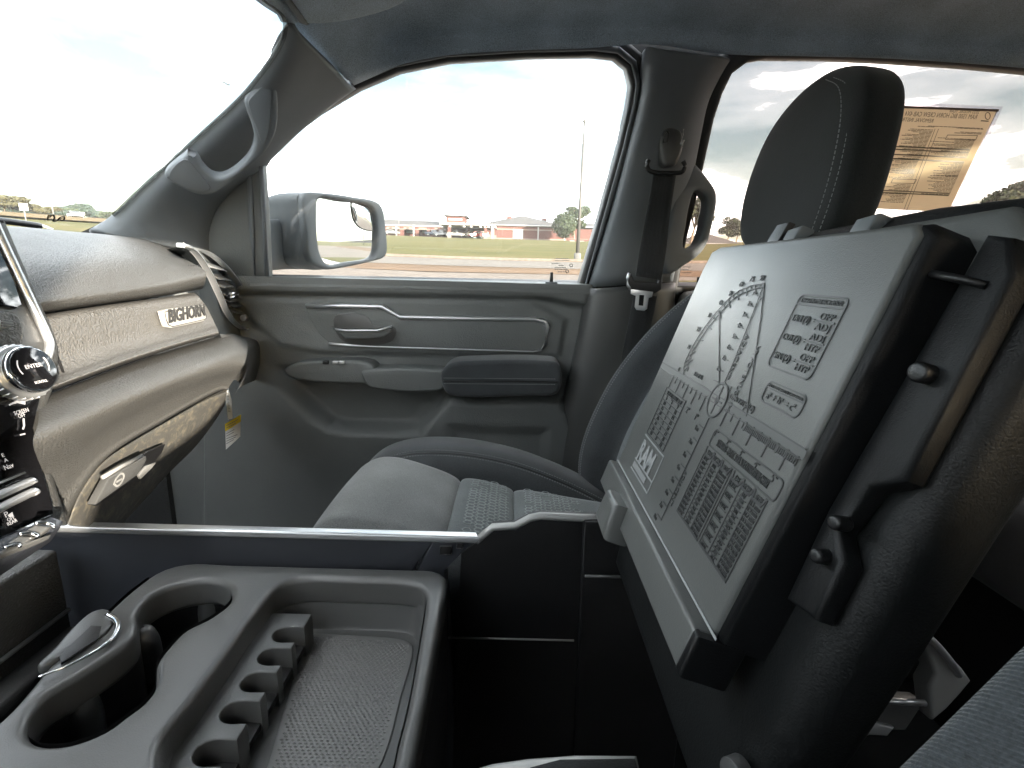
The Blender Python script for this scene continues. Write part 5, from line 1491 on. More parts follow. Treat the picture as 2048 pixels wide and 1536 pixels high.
# ================================================================== outside
G = [(0, -1.45), (4, -1.30), (8, -0.75), (12, -0.28), (14, -0.10), (18, 0.09), (26, 0.50), (60, 2.75), (110, 6.3), (165, 10.2), (200, 11.9), (260, 15), (400, 21), (800, 34), (2500, 60)]
def gz(x, y):
    r = math.hypot(x, y)
    for (a, b), (c, d) in zip(G, G[1:]):
        if r <= c: return b+(d-b)*(r-a)/(c-a)
    return G[-1][1]
def ground_mat(name, cols, scale, bump=0.4, stretch=(1, 1, 1), rough=0.95):
    m, t, b = newmat(name)
    tc = t.nodes.new('ShaderNodeTexCoord'); mp = t.nodes.new('ShaderNodeMapping'); mp.inputs['Scale'].default_value = stretch
    t.links.new(tc.outputs['Object'], mp.inputs['Vector'])
    n1 = tex(t, 'ShaderNodeTexNoise', scale, mp.outputs[0], Detail=8, Roughness=0.65)
    rp = t.nodes.new('ShaderNodeValToRGB')
    el = rp.color_ramp.elements
    el[0].position = 0.32; el[0].color = (*cols[0], 1); el[1].position = 0.68; el[1].color = (*cols[-1], 1)
    if len(cols) == 3:
        e = el.new(0.5); e.color = (*cols[1], 1)
    t.links.new(n1.outputs['Fac'], rp.inputs['Fac'])
    n2 = tex(t, 'ShaderNodeTexNoise', scale*14, mp.outputs[0], Detail=4)
    mx = t.nodes.new('ShaderNodeMix'); mx.data_type = 'RGBA'; mx.blend_type = 'MULTIPLY'; mx.inputs['Factor'].default_value = 0.6
    rp2 = t.nodes.new('ShaderNodeValToRGB'); rp2.color_ramp.elements[0].position = 0.3; rp2.color_ramp.elements[0].color = (0.55, 0.55, 0.55, 1); rp2.color_ramp.elements[1].position = 0.65
    t.links.new(n2.outputs['Fac'], rp2.inputs['Fac'])
    t.links.new(rp.outputs['Color'], mx.inputs['A']); t.links.new(rp2.outputs['Color'], mx.inputs['B'])
    t.links.new(mx.outputs['Result'], b.inputs['Base Color'])
    b.inputs['Roughness'].default_value = rough; b.inputs['Specular IOR Level'].default_value = 0.15
    bp = t.nodes.new('ShaderNodeBump'); bp.inputs['Strength'].default_value = bump; bp.inputs['Distance'].default_value = 0.05
    t.links.new(n2.outputs['Fac'], bp.inputs['Height']); t.links.new(bp.outputs[0], b.inputs['Normal'])
    return m
M['grass'] = ground_mat('field grass', [(0.054, 0.054, 0.011), (0.080, 0.073, 0.016), (0.110, 0.086, 0.030)], 0.35, stretch=(0.35, 1, 1))
M['dirt'] = ground_mat('red dirt', [(0.105, 0.065, 0.037), (0.155, 0.100, 0.060)], 0.5, stretch=(0.3, 1, 1))
M['road'] = ground_mat('pale road', [(0.125, 0.110, 0.095), (0.155, 0.138, 0.120)], 0.3, 0.2)
M['lot'] = ground_mat('dusty pavement', [(0.135, 0.113, 0.095), (0.165, 0.140, 0.120)], 0.4, 0.2)
M['dry'] = ground_mat('dry verge', [(0.100, 0.075, 0.028), (0.170, 0.110, 0.050)], 0.3)
rad = [0, 2, 4, 6, 8, 10, 12, 14, 16, 18, 22, 26, 34, 45, 60, 80, 110, 140, 165, 200, 260, 400, 800, 2500]
na = 96
vs, fs = [V(0, 0, -1.45)], []
for r_ in rad[1:]:
    for k in range(na):
        t = 2*math.pi*k/na
        x, y = r_*math.cos(t), r_*math.sin(t)
        vs.append(V(x, y, gz(x, y)+(random.uniform(-0.06, 0.06) if r_ > 30 else 0)))
for k in range(na): fs.append((0, 1+k, 1+(k+1) % na))
for j in range(len(rad)-2):
    for k in range(na):
        a = 1+j*na
        fs.append((a+k, a+na+k, a+na+(k+1) % na, a+(k+1) % na))
struct(mesh_obj('ground', vs, fs, M['grass']), 'grassy ground rising away from the truck')
def strip(name, y0, y1, mat, lift, label, x0=-70, x1=90, n=90, ny=6, wob=0.0):
    vs, fs = [], []
    for j in range(ny+1):
        for i in range(n+1):
            x = x0+(x1-x0)*i/n; y = y0+(y1-y0)*j/ny
            if wob and j in (0, ny): y += wob*math.sin(x*0.7+j)*0.6+random.uniform(-wob, wob)*0.4
            vs.append(V(x, y, gz(x, y)+lift))
    for j in range(ny):
        for i in range(n):
            a = j*(n+1)+i; fs.append((a, a+1, a+n+2, a+n+1))
    return struct(mesh_obj(name, vs, fs, mat), label)
strip('parking_lot', -14, 14.4, M['lot'], 0.06, 'dusty pale pavement beside the truck', ny=16)
strip('dirt_verge', 14.1, 18.6, M['dirt'], 0.065, 'red brown dirt verge along the road', wob=0.3)
strip('road', 18.0, 26.0, M['road'], 0.075, 'pale concrete road in front of the grassy slope')
struct(tube('road_kerb', [V(x, 26.1, gz(x, 26.1)+0.1) for x in range(-60, 90, 3)], 0.12, M['lot'], seg=6), 'low pale kerb between road and grass')

# dry verge ahead of the windscreen
vs, fs = [], []
a0_, a1_, nA, nR = math.radians(122), math.radians(178), 50, 10
for j in range(nR+1):
    for i in range(nA+1):
        t = a0_+(a1_-a0_)*i/nA; r_ = 96+(185-96)*j/nR+random.uniform(-1.5, 1.5)
        x, y = r_*math.cos(t), r_*math.sin(t); vs.append(V(x, y, gz(x, y)+0.25))
for j in range(nR):
    for i in range(nA):
        a = j*(nA+1)+i; fs.append((a, a+1, a+nA+2, a+nA+1))
struct(mesh_obj('dry_field', vs, fs, M['dry']), 'sunburnt dry grass beyond the green verge ahead')

# ------------------------------------------------------------------ trees
def leafmat(name, c):
    m, t, b = newmat(name)
    oi = t.nodes.new('ShaderNodeTexCoord')
    n = tex(t, 'ShaderNodeTexNoise', 0.8, oi.outputs['Object'], Detail=3)
    mx = t.nodes.new('ShaderNodeMix'); mx.data_type = 'RGBA'
    c = Vector(c)
    mx.inputs['A'].default_value = (*(c*0.65), 1); mx.inputs['B'].default_value = (*(c*1.4), 1)
    t.links.new(n.outputs['Fac'], mx.inputs['Factor']); t.links.new(mx.outputs['Result'], b.inputs['Base Color'])
    b.inputs['Roughness'].default_value = 0.7; b.inputs['Specular IOR Level'].default_value = 0.2
    return m
LEAF = [leafmat('leaf green', (0.034, 0.047, 0.025)), leafmat('leaf olive', (0.052, 0.050, 0.026)), leafmat('leaf blue green', (0.028, 0.045, 0.034))]
BARK = plastic('bark', (0.18, 0.14, 0.10), 0.9, 6, 0.5, cells=False, dist=0.03)
def tree(x, y, h, w, mat, label, name='tree', trunk_k=0.3, leaf=0.35, n=900, round_=False, group='trees beyond the field', sink=0.0):
    z0 = gz(x, y)-sink
    t = thing(name, label, 'tree' if name != 'round_shrub' else 'shrub', group=group)
    th = h*trunk_k
    rnd = random.Random(int(abs(x)*31+abs(y)*17))
    lean = rnd.uniform(-0.05, 0.05)*h
    tr = tube('trunk', [V(x, y, z0-0.3), V(x+lean*0.4, y, z0+th*0.6), V(x+lean, y, z0+th*1.3), V(x+lean*1.2, y, z0+h*0.8)], [h*0.028, h*0.022, h*0.016, h*0.004], BARK, t, n=8, seg=7)
    cl = []
    nb = 1 if round_ else rnd.randint(6, 9)
    vsL, fsL = [], []
    for b_ in range(nb):
        if round_:
            c = V(x, y, z0+h*0.56); R3 = (w/2, w/2, h*0.45)
        else:
            a = rnd.uniform(0, 6.28); rr = rnd.uniform(0.1, 0.36)*w
            c = V(x+lean+math.cos(a)*rr, y+math.sin(a)*rr, z0+h*rnd.uniform(trunk_k+0.12, 0.86))
            s_ = rnd.uniform(0.16, 0.28)
            R3 = (w*s_, w*s_, h*s_*rnd.uniform(0.55, 0.8))
            tube('branch', [V(x+lean*0.8, y, z0+th), V((x+c.x)/2, (y+c.y)/2, (z0+th+c.z)/2+0.05*h), c], [h*0.012, h*0.008, h*0.003], BARK, tr, seg=5)
        for k in range(n//nb):
            d_ = V(rnd.gauss(0, 1), rnd.gauss(0, 1), rnd.gauss(0, 1)).normalized()
            q = rnd.uniform(0.45, 1.0)**0.5*rnd.uniform(0.85, 1.12)
            p = c+V(d_.x*R3[0]*q, d_.y*R3[1]*q, d_.z*R3[2]*q)
            nn = (d_+V(rnd.gauss(0, .6), rnd.gauss(0, .6), rnd.gauss(0, .6))).normalized()
            u_, v_, _ = frame_of(nn)
            s_ = leaf*rnd.uniform(0.6, 1.3)
            i = len(vsL)
            vsL += [p-u_*s_*0.5, p+v_*s_*0.45, p+u_*s_*0.5, p-v_*s_*0.45]
            fsL.append((i, i+1, i+2, i+3))
    mesh_obj('crown', vsL, fsL, mat, t, smooth=False)
    return t
# tree line ahead, seen through the windscreen: photo column, distance, height
tl_ = [(-60, 205, 5.8, 8.8), (10, 168, 4.2, 8.0), (28, 172, 4.7, 7.2), (62, 215, 4.0, 9.6), (85, 176, 3.3, 8.0), (110, 230, 4.9, 9.6), (128, 240, 4.5, 10.4), (148, 236, 6.0, 9.6), (165, 232, 4.6, 11.2), (182, 234, 5.4, 7.2), (200, 226, 4.2, 9.6), (218, 222, 4.4, 9.6), (240, 230, 4.2, 10.4), (262, 224, 3.8, 9.6), (45, 240, 4.2, 11.2), (-20, 236, 4.7, 11.2), (285, 240, 4.7, 11.2)]
names = ['tall olive tree at the left end of the tree line ahead', 'spreading olive tree with pale trunk left of the road sign', 'taller olive tree with split trunk beside the road sign', 'low green tree behind the white road sign', 'olive tree with pale trunk left of the lamp post',
         'dark green tree directly behind the lamp post', 'blue green tree just right of the lamp post', 'tallest flat topped tree above the parked car ahead', 'bushy tree right of the tallest flat topped tree', 'tall thin tree above the small white sign ahead', 'low tree right of the small white sign ahead', 'green tree beside the windscreen pillar',
         'tree half hidden by the windscreen pillar', 'tree just outside the pillar edge ahead', 'distant tree between the sign and the lamp post', 'distant tree behind the leftmost olive trees', 'last tree of the line hidden at the pillar']
for (px, dist, h, w), lb_ in zip(tl_, names):
    v = D(px, 430); k = dist/math.hypot(v.x, v.y)
    tree(v.x*k, v.y*k, h, w, LEAF[1] if dist < 180 else LEAF[random.choice((0, 2, 2))], lb_, n=2200, leaf=0.6, sink=0.4, trunk_k=0.28 if dist < 180 else 0.08)
# beside the school and seen through the rear window
for px, dist, h, w, nm, lb_, rd_ in ((1150, 172, 12.0, 11, 'tree', 'dark green tree right of the school next to the flagpole', False), (1128, 160, 8.2, 7.4, 'round_shrub', 'clipped round dark shrub tree right of the school', True), (545, 130, 3.6, 4, 'tree', 'small tree peeping out left of the side mirror', False),
        (1385, 120, 13, 8, 'tree', 'tree seen through the pillar grab handle', False), (1458, 200, 9, 9, 'tree', 'small tree top between pillar handle and headrest', False), (1476, 190, 9.5, 8, 'tree', 'tree top just left of the headrest', False), (2012, 95, 8.4, 7, 'tree', 'tree top at the right end of the rear window', False), (2050, 98, 8.2, 9, 'tree', 'tree top beyond the rear window at the frame edge', False)):
    v = D(px, 450); k = dist/math.hypot(v.x, v.y)
    tree(v.x*k, v.y*k, h, w, LEAF[0], lb_, nm, trunk_k=0.12 if rd_ else 0.25, n=3600 if rd_ else 3200, leaf=0.55, round_=rd_, group=None if rd_ else 'trees around the school')

# ------------------------------------------------------------------ poles and signs
POLE = plastic('pale painted pole', (0.07, 0.07, 0.068), 0.5, 0)
fp = thing('flagpole', 'tall pale tapering pole on the grass edge near the centre pillar', 'pole')
pb = P(1154, 527, Y=26.5); pbz = gz(pb.x, pb.y)
ptop = pbz+26.5*(D(1177, 245).z/D(1177, 245).y)-0.0
hh = P(1177, 245, Y=26.5)
tube('pole', [V(pb.x, pb.y, pbz), V(pb.x, pb.y, hh.z)], [0.10, 0.045], POLE, fp, seg=12)
cyl('finial', (pb.x, pb.y, hh.z), (0, 0, 1), 0.09, 0.14, POLE, fp, seg=12, r2=0.05)
box('base_box', (pb.x-0.16, pb.y-0.16, pbz-0.1), (pb.x+0.16, pb.y+0.16, pbz+0.5), POLE, fp, bv=0.03)
# lamp post ahead
v = D(107, 430); k = 150/math.hypot(v.x, v.y)
lx, ly = v.x*k, v.y*k; lz_ = gz(lx, ly)
lm = thing('lamp_post', 'slim dark lamp post standing above the tree line ahead', 'lamp post')
GREY = plastic('galvanised', (0.16, 0.16, 0.16), 0.5, 0)
ht = P(107, 380, Y=ly).z
tube('pole', [V(lx, ly, lz_), V(lx, ly, ht)], [0.16, 0.10], GREY, lm)
box('lamp_head', (lx-0.9, ly-0.3, ht-0.05), (lx+0.5, ly+0.3, ht+0.22), GREY, lm, bv=0.06)
# road signs ahead
def sign(px, y0, y1, ybase, dist, w, nm, lb_):
    v = D(px, 430); k = dist/math.hypot(v.x, v.y)
    x, y = v.x*k, v.y*k
    s = thing(nm, lb_, 'sign')
    za, zb, zc = P(px, y0, Y=y).z, P(px, y1, Y=y).z, gz(x, y)
    d_ = V(v.x, v.y, 0).normalized(); u_ = V(-d_.y, d_.x, 0)
    tube('post', [V(x, y, zc-0.1), V(x, y, zb+0.2)], 0.05, GREY, s)
    pts = [V(x, y, za)-d_*0.08-u_*w/2, V(x, y, za)-d_*0.08+u_*w/2, V(x, y, zb)-d_*0.08+u_*w/2, V(x, y, zb)-d_*0.08-u_*w/2]
    plate('board', pts, -d_, 0.03, M['white'], s, b=0.005)
    hgt = za-zb
    if w > 0.6:
        ribbons('symbols', [([V(x, y, zb+hgt*f)-d_*0.08-u_*w*0.22, V(x, y, zb+hgt*f)-d_*0.08+u_*w*0.22], hgt*0.13) for f in (0.34, 0.74)], -d_, hgt*0.13, M['greyink'], s)
sign(50, 407, 421, 442, 62, 0.55, 'road_sign', 'white rectangular road sign on a post before the trees ahead')
sign(166, 425, 430, 440, 120, 0.5, 'small_sign', 'tiny white sign right of the parked car ahead')
# wires
v0, v1 = D(-80, 392), D(130, 414)
def at_d(v, d_): return v*(d_/math.hypot(v.x, v.y))
for i, dz in enumerate((0, -1.2)):
    struct(tube('power_line', [at_d(v0, 190)+V(0, 0, dz), at_d(D(30, 402), 190)+V(0, 0, dz-0.3), at_d(v1, 200)+V(0, 0, dz)], 0.06, GREY, n=12, seg=4), 'thin overhead wire above the trees ahead')
# bird
bd_ = at_d(D(453, 168), 40)
bo_ = mesh_obj('bird', [bd_+V(0, 0, 0), bd_+V(-.10, -.1, .10), bd_+V(-.24, -.2, .06), bd_+V(.10, .1, -.05), bd_+V(.22, .12, .01), bd_+V(.02, .0, -.07), bd_+V(0.03, 0.03, 0.03)], [(0, 1, 2), (0, 1, 6), (0, 3, 4), (6, 3, 0), (0, 5, 3), (5, 0, 1)], M['ink'], smooth=False)
solidify(bo_, 0.01)
tag(bo_, 'small dark bird flying in the sky beyond the windscreen', 'bird')
# truck hood edge beyond the dashboard
hd_ = thing('truck_hood', 'silver white hood of the truck showing above the dashboard', 'car hood')
hm = plastic('silver paint', (0.55, 0.55, 0.54), 0.25, 0, metal=0.2, coat=0.6)
loft('hood_panel', [[V(-1.02, y, z) for y, z in ((-0.5, -0.04), (0.0, 0.00), (0.5, 0.02), (0.9, 0.0), (1.05, -0.06))], [V(-1.5, y, z) for y, z in ((-0.5, -0.08), (0.0, 0.0), (0.5, 0.02), (0.9, -0.01), (1.05, -0.12))], [V(-2.3, y, z) for y, z in ((-0.4, -0.2), (0.0, -0.10), (0.5, -0.09), (0.9, -0.14), (1.05, -0.3))]], hm, hd_, nu=24, nv=20)
loft('hood_ridge', [[P(75, 452, X=-1.3), P(90, 455, X=-1.3), P(105, 459, X=-1.3)], [P(73, 446, X=-1.35), P(92, 451, X=-1.35), P(108, 458, X=-1.35)], [P(73, 447, X=-1.8), P(92, 452, X=-1.8), P(108, 459, X=-1.8)]], hm, hd_, nu=8, nv=6)
wp = thing('wiper', 'black windscreen wiper arm resting below the glass', 'wiper')
tube('wiper_arm', PP([(-60, 436), (0, 441), (40, 446), (80, 452)], X=-0.95), 0.006, M['black'], wp, n=12)
loft('body_side', [[V(x, 1.17, -0.05) for x in (-2.2, -0.6, 0.5, 2.0)], [V(x, 1.22, -0.25) for x in (-2.2, -0.6, 0.5, 2.0)], [V(x, 1.22, -0.7) for x in (-2.2, -0.6, 0.5, 2.0)]], hm, hd_, nu=12, nv=8)

# ------------------------------------------------------------------ cars
def car(px, py, Yd, length, col, label, kind='suv', head=1, name='parked_car', dist=None, yaw=0.0):
    m = plastic('paint '+label[:18], col, 0.3, 0, coat=0.5, var=0.02)
    c = P(px, py, Y=Yd)
    c = V(c.x, c.y, gz(c.x, c.y)+ (0.3 if dist is None else 0.0))
    L = length; H = {'suv': 1.75, 'pickup': 1.85, 'sedan': 1.45}[kind]; Wd = 1.85
    prof = {'suv': [(-.5, .30), (-.5, .55), (-.485, .62), (-.44, .96), (-.40, 1.0), (.10, 1.0), (.24, .64), (.46, .56), (.5, .45), (.5, .22), (.42, .18), (-.44, .18)],
            'pickup': [(-.5, .30), (-.5, .60), (-.12, .60), (-.10, .97), (.08, 1.0), (.20, .66), (.46, .60), (.5, .48), (.5, .24), (.42, .20), (-.44, .20)],
            'sedan': [(-.5, .34), (-.49, .62), (-.34, .68), (-.20, 1.0), (.06, 1.0), (.22, .68), (.46, .58), (.5, .42), (.5, .24), (.42, .2), (-.44, .2)]}[kind]
    t = thing(name, label, 'car' if kind != 'pickup' else 'pickup truck', group='cars parked at the school' if dist is None else None)
    R_ = Matrix.Rotation(yaw, 3, 'Z')
    T = lambda x, y, z: c+R_ @ V(x*head, y, z)
    pts = [T(a*L, -Wd/2, b*H) for a, b in prof]
    nn = R_ @ V(0, -1, 0)
    plate('body', pts, nn, Wd, m, t, b=0.06, seg=2)
    cab = {'suv': [(-.43, .66), (-.40, .93), (.08, .93), (.19, .66)], 'pickup': [(-.10, .66), (-.085, .92), (.07, .93), (.16, .68)], 'sedan': [(-.32, .70), (-.20, .94), (.05, .94), (.18, .70)]}[kind]
    gm = M['carglass']
    for s_, yq in ((1, -Wd/2-0.012), (-1, Wd/2+0.012)):
        plate('side_window', [T(a*L, yq, b*H) for a, b in cab], nn*s_, 0.02, gm, t)
    for a, b, z0, z1 in ((cab[3][0]+.028, cab[2][0]+.025, .67, .94), (cab[0][0]-.03, cab[1][0]-.025, .68, .93)):
        q = [T(a*L, -Wd*.42, z0*H), T(b*L, -Wd*.38, z1*H), T(b*L, Wd*.38, z1*H), T(a*L, Wd*.42, z0*H)]
        q = [p+R_ @ V(0.05*head*(1 if a > 0 else -1), 0, 0.04) for p in q]
        o = mesh_obj('windscreen', q, [(0, 1, 2, 3)], gm, t, smooth=False); solidify(o, 0.02)
    for wx in (-.31, .31):
        for s_ in (-1, 1):
            p = T(wx*L, s_*(Wd/2-0.2), 0.34)
            o = cyl('wheel', p, R_ @ V(0, s_, 0), 0.34, 0.24, M['tyre'], t, seg=18)
            cyl('rim', p+(R_ @ V(0, s_*0.24, 0)), R_ @ V(0, s_, 0), 0.2, 0.02, M['silver'], o, seg=14)
    for s_ in (-.34, .34):
        p = T(.5*L, s_*Wd, .48*H); box('headlight', p-V(.08, .16, .07), p+V(.08, .16, .07), M['white'], t, bv=0.02)
        p = T(-.5*L, s_*Wd*1.15, .52*H); box('tail_light', p-V(.05, .1, .16), p+V(.05, .1, .16), M['redlight'], t, bv=0.02)
    return t
M['carglass'] = plastic('car glass', (0.03, 0.035, 0.04), 0.08, 0, var=0)
M['tyre'] = plastic('tyre', (0.02, 0.02, 0.02), 0.8, 0)
M['redlight'] = flatmat('red lamp', (0.4, 0.02, 0.02), 0.3)
YB = 168
car(912, 470, YB-6, 5.6, (0.33, 0.34, 0.35), 'white pickup truck parked under the school portico', 'pickup', -1)
car(950, 474, YB-10, 4.2, (0.22, 0.02, 0.022), 'red car parked in front of the school portico', 'suv', -1, yaw=0.5)
car(963, 474, YB-7, 4.4, (0.36, 0.36, 0.355), 'white car parked right behind the red car', 'suv', -1, yaw=0.6)
car(938, 471, YB-4, 4.4, (0.34, 0.345, 0.35), 'white car parked just left of the red car', 'suv', -1, yaw=0.4)
car(868, 467, YB-3, 5.6, (0.05, 0.07, 0.11), 'dark blue pickup truck left of the white pickup', 'pickup', 1)
car(884, 467, YB-5, 5.2, (0.09, 0.10, 0.12), 'dark grey pickup truck beside the portico column', 'pickup', -1)
car(784, 464, YB-3, 4.6, (0.22, 0.225, 0.23), 'silver car parked at the left end of the school arcade', 'sedan', 1)
v = D(150, 432); k = 150/math.hypot(v.x, v.y)
car(151, 438, v.y*k, 4.3, (0.24, 0.255, 0.265), 'silver car parked beyond the field ahead', 'sedan', 1, dist=1, yaw=math.atan2(-v.y, -v.x)+0.25)

# ------------------------------------------------------------------ the school
sch = thing('school_building', 'long red brick school with grey hipped roofs, tower and white trimmed portico', 'building')
def bmat(name, brick):
    m, t, b = newmat(name)
    tc = t.nodes.new('ShaderNodeTexCoord'); mp = t.nodes.new('ShaderNodeMapping'); mp.inputs['Rotation'].default_value = (math.pi/2, 0, 0)
    br = t.nodes.new('ShaderNodeTexBrick'); br.inputs['Scale'].default_value = 2.0
    br.inputs['Color1'].default_value = (*brick, 1); br.inputs['Color2'].default_value = (brick[0]*0.8, brick[1]*0.75, brick[2]*0.75, 1); br.inputs['Mortar'].default_value = (0.11, 0.065, 0.055, 1)
    t.links.new(tc.outputs['Object'], mp.inputs['Vector']); t.links.new(mp.outputs[0], br.inputs['Vector']); t.links.new(br.outputs['Color'], b.inputs['Base Color'])
    b.inputs['Roughness'].default_value = 0.9
    return m
M['brick'] = bmat('red brick', (0.10, 0.038, 0.032))
M['band'] = plastic('pale band', (0.18, 0.14, 0.12), 0.8, 0)
M['shingle'] = plastic('grey shingles', (0.045, 0.041, 0.039), 0.9, 3, 0.4, cells=False, dist=0.05)
M['wtrim'] = plastic('white trim', (0.30, 0.295, 0.29), 0.6, 0)
M['pane'] = plastic('window pane', (0.16, 0.22, 0.22), 0.15, 0, var=0.3)
M['shade'] = plastic('porch wall', (0.10, 0.04, 0.035), 0.9, 0)
def zX(zx, Y=YB): return P(740+zx/4.096, 450, Y=Y).x
def zZ(zx, zy, Y=YB): return P(740+zx/4.096, 380+zy/4.096, Y=Y).z
def hip(name, x0, x1, y0, y1, ze, zr, inset, parent, over=0.6):
    a = [V(x0-over, y0-over, ze), V(x1+over, y0-over, ze), V(x1+over, y1+over, ze), V(x0-over, y1+over, ze)]
    r0, r1 = V(x0+inset, (y0+y1)/2, zr), V(x1-inset, (y0+y1)/2, zr)
    o = mesh_obj(name, a+[r0, r1]+[p+V(0, 0, -0.35) for p in a], [(0, 1, 5, 4), (1, 2, 5), (2, 3, 4, 5), (3, 0, 4), (0, 6, 7, 1), (1, 7, 8, 2), (2, 8, 9, 3), (3, 9, 6, 0), (6, 9, 8, 7)], M['shingle'], parent, smooth=False)
    f = tube('fascia', [p+V(0, 0, -0.1) for p in a], 0.22, M['wtrim'], o, closed=True, seg=4)
    return o
gb_ = zZ(1000, 405)-0.6
# main hall
mx0, mx1 = zX(1028), zX(1612)
ze_ = zZ(1320, 292)
wl = box('wall', (mx0, YB, gb_-1.5), (mx1, YB+30, ze_), M['brick'], sch)
box('band', (mx0-.05, YB-0.12, zZ(1320, 332)), (mx1+.05, YB+0.2, zZ(1320, 322)), M['band'], wl)
box('base_course', (mx0-.05, YB-0.15, gb_-1.5), (mx1+.05, YB+0.2, zZ(1320, 398)), M['band'], wl)
hip('roof', zX(900), mx1, YB, YB+44, ze_, zZ(1290, 212, YB+22), (zX(1240)-zX(900)), sch)
for zx_ in (1380, 1597): box('downspout', (zX(zx_)-0.22, YB-0.4, gb_-1), (zX(zx_)+0.22, YB-0.05, ze_), M['wtrim'], wl)
wn_ = box('window', (zX(1172), YB-0.15, zZ(1210, 404)), (zX(1256), YB+0.1, zZ(1210, 322)), M['wtrim'], sch)
for i in range(3):
    for j in range(2):
        xa = zX(1172)+(zX(1256)-zX(1172))*(i/3)+0.15; xb = zX(1172)+(zX(1256)-zX(1172))*((i+1)/3)-0.1
        z0_ = zZ(1210, 404)+(zZ(1210, 322)-zZ(1210, 404))*(j*0.6)+0.12; z1_ = zZ(1210, 404)+(zZ(1210, 322)-zZ(1210, 404))*(0.6 if j == 0 else 1.0)-0.08
        box('pane', (xa, YB-0.22, z0_), (xb, YB-0.16, z1_), M['pane'], wn_)
for zx_, zy_ in ((1140, 222), (1425, 242)):
    box('roof_vent', (zX(zx_, YB+15)-0.9, YB+14, zZ(zx_, zy_, YB+15)-1.5), (zX(zx_, YB+15)+0.9, YB+16, zZ(zx_, zy_, YB+15)+0.3), M['shade'], sch)
# right wing
box('wing_wall', (zX(1560), YB+12, gb_-1.5), (zX(2150), YB+30, zZ(1650, 292)), M['brick'], sch)
hip('wing_roof', zX(1540), zX(2150), YB+12, YB+36, zZ(1650, 300, YB+12), zZ(1650, 268, YB+24), 8, sch)
# left wing with arcade
lx0, lx1 = zX(-420), zX(700)
zl = zZ(350, 292)
box('arcade_wall', (lx0, YB+5, gb_-1), (lx1, YB+24, zl), M['shade'], sch)
hip('arcade_roof', lx0, lx1, YB, YB+26, zl, zZ(350, 248, YB+13), 8, sch)
box('arcade_beam', (lx0, YB-0.2, zl-1.2), (lx1, YB+0.5, zl-0.3), M['band'], sch)
for zx_ in (-300, -180, -60, 25, 122, 262, 385, 482, 515, 572):
    c_ = box('brick_column', (zX(zx_)-0.55, YB-0.4, gb_-1), (zX(zx_)+0.55, YB+0.7, zl-0.4), M['brick'], sch)
    box('column_cap', (zX(zx_)-0.7, YB-0.5, zl-1.3), (zX(zx_)+0.7, YB+0.8, zl-1.05), M['band'], c_)
for zx_ in (232, 372):
    box('white_post', (zX(zx_)-0.2, YB-3.2, gb_-1), (zX(zx_)+0.2, YB-2.8, zl), M['wtrim'], sch)
for zx_ in (160, 305, 440):
    w_ = box('window', (zX(zx_)-1.3, YB+4.8, zZ(zx_, 345)), (zX(zx_)+1.3, YB+5.05, zZ(zx_, 312)), M['wtrim'], sch)
    box('pane', (zX(zx_)-1.15, YB+4.72, zZ(zx_, 343)), (zX(zx_)+1.15, YB+4.78, zZ(zx_, 314)), M['pane'], w_)
# tower
tx0, tx1 = zX(628), zX(778)
tw = box('tower', (tx0, YB-1, gb_-1), (tx1, YB+8, zZ(700, 206)), M['brick'], sch)
box('tower_sign', (zX(645), YB-1.25, zZ(700, 252)), (zX(758), YB-0.95, zZ(700, 236)), M['wtrim'], tw)
box('tower_band', (tx0-.1, YB-1.2, zZ(700, 272)), (tx1+.1, YB-0.8, zZ(700, 264)), M['band'], tw)
hip('tower_roof', tx0, tx1, YB-1, YB+8, zZ(700, 208), zZ(700, 188, YB+3.5), (tx1-tx0)*0.42, sch, over=0.8)
# portico
px0, px1 = zX(620), zX(1042)
pr = box('portico_roof', (px0, YB-14, zZ(860, 290, YB-14)), (px1, YB, zZ(860, 276, YB-14)), M['wtrim'], sch, bv=0.05)
for zx_ in (650, 805, 948, 972, 1005, 1022):
    yy_ = YB-13 if zx_ in (650, 948, 1005) else YB-4
    p_ = box('portico_column', (zX(zx_, yy_)-0.42, yy_-0.4, gb_-1), (zX(zx_, yy_)+0.42, yy_+0.4, zZ(860, 290, YB-14)), M['brick'] if zx_ != 1005 else M['wtrim'], sch)
    box('column_base', (zX(zx_, yy_)-0.55, yy_-0.55, gb_-1), (zX(zx_, yy_)+0.55, yy_+0.55, gb_+1.6), M['band'], p_)
for zx_ in (655, 770, 828, 905, 942, 970, 1022):
    cyl('hanging_lamp', (zX(zx_, YB-13), YB-13.2, zZ(860, 306, YB-14)), (0, 0, 1), 0.55, 0.9, M['wtrim'], sch, seg=10, r2=0.12)
box('portico_glass', (zX(640), YB-0.2, gb_-0.5), (zX(1025), YB+0.05, zZ(860, 300)), M['shade'], sch)
for zx_ in (700, 860, 915):
    w_ = box('door', (zX(zx_)-1.5, YB-0.35, gb_-0.3), (zX(zx_)+1.5, YB-0.15, gb_+3.4), M['pane'], sch)
    box('door_frame', (zX(zx_)-0.08, YB-0.42, gb_-0.3), (zX(zx_)+0.08, YB-0.34, gb_+3.4), M['wtrim'], w_)
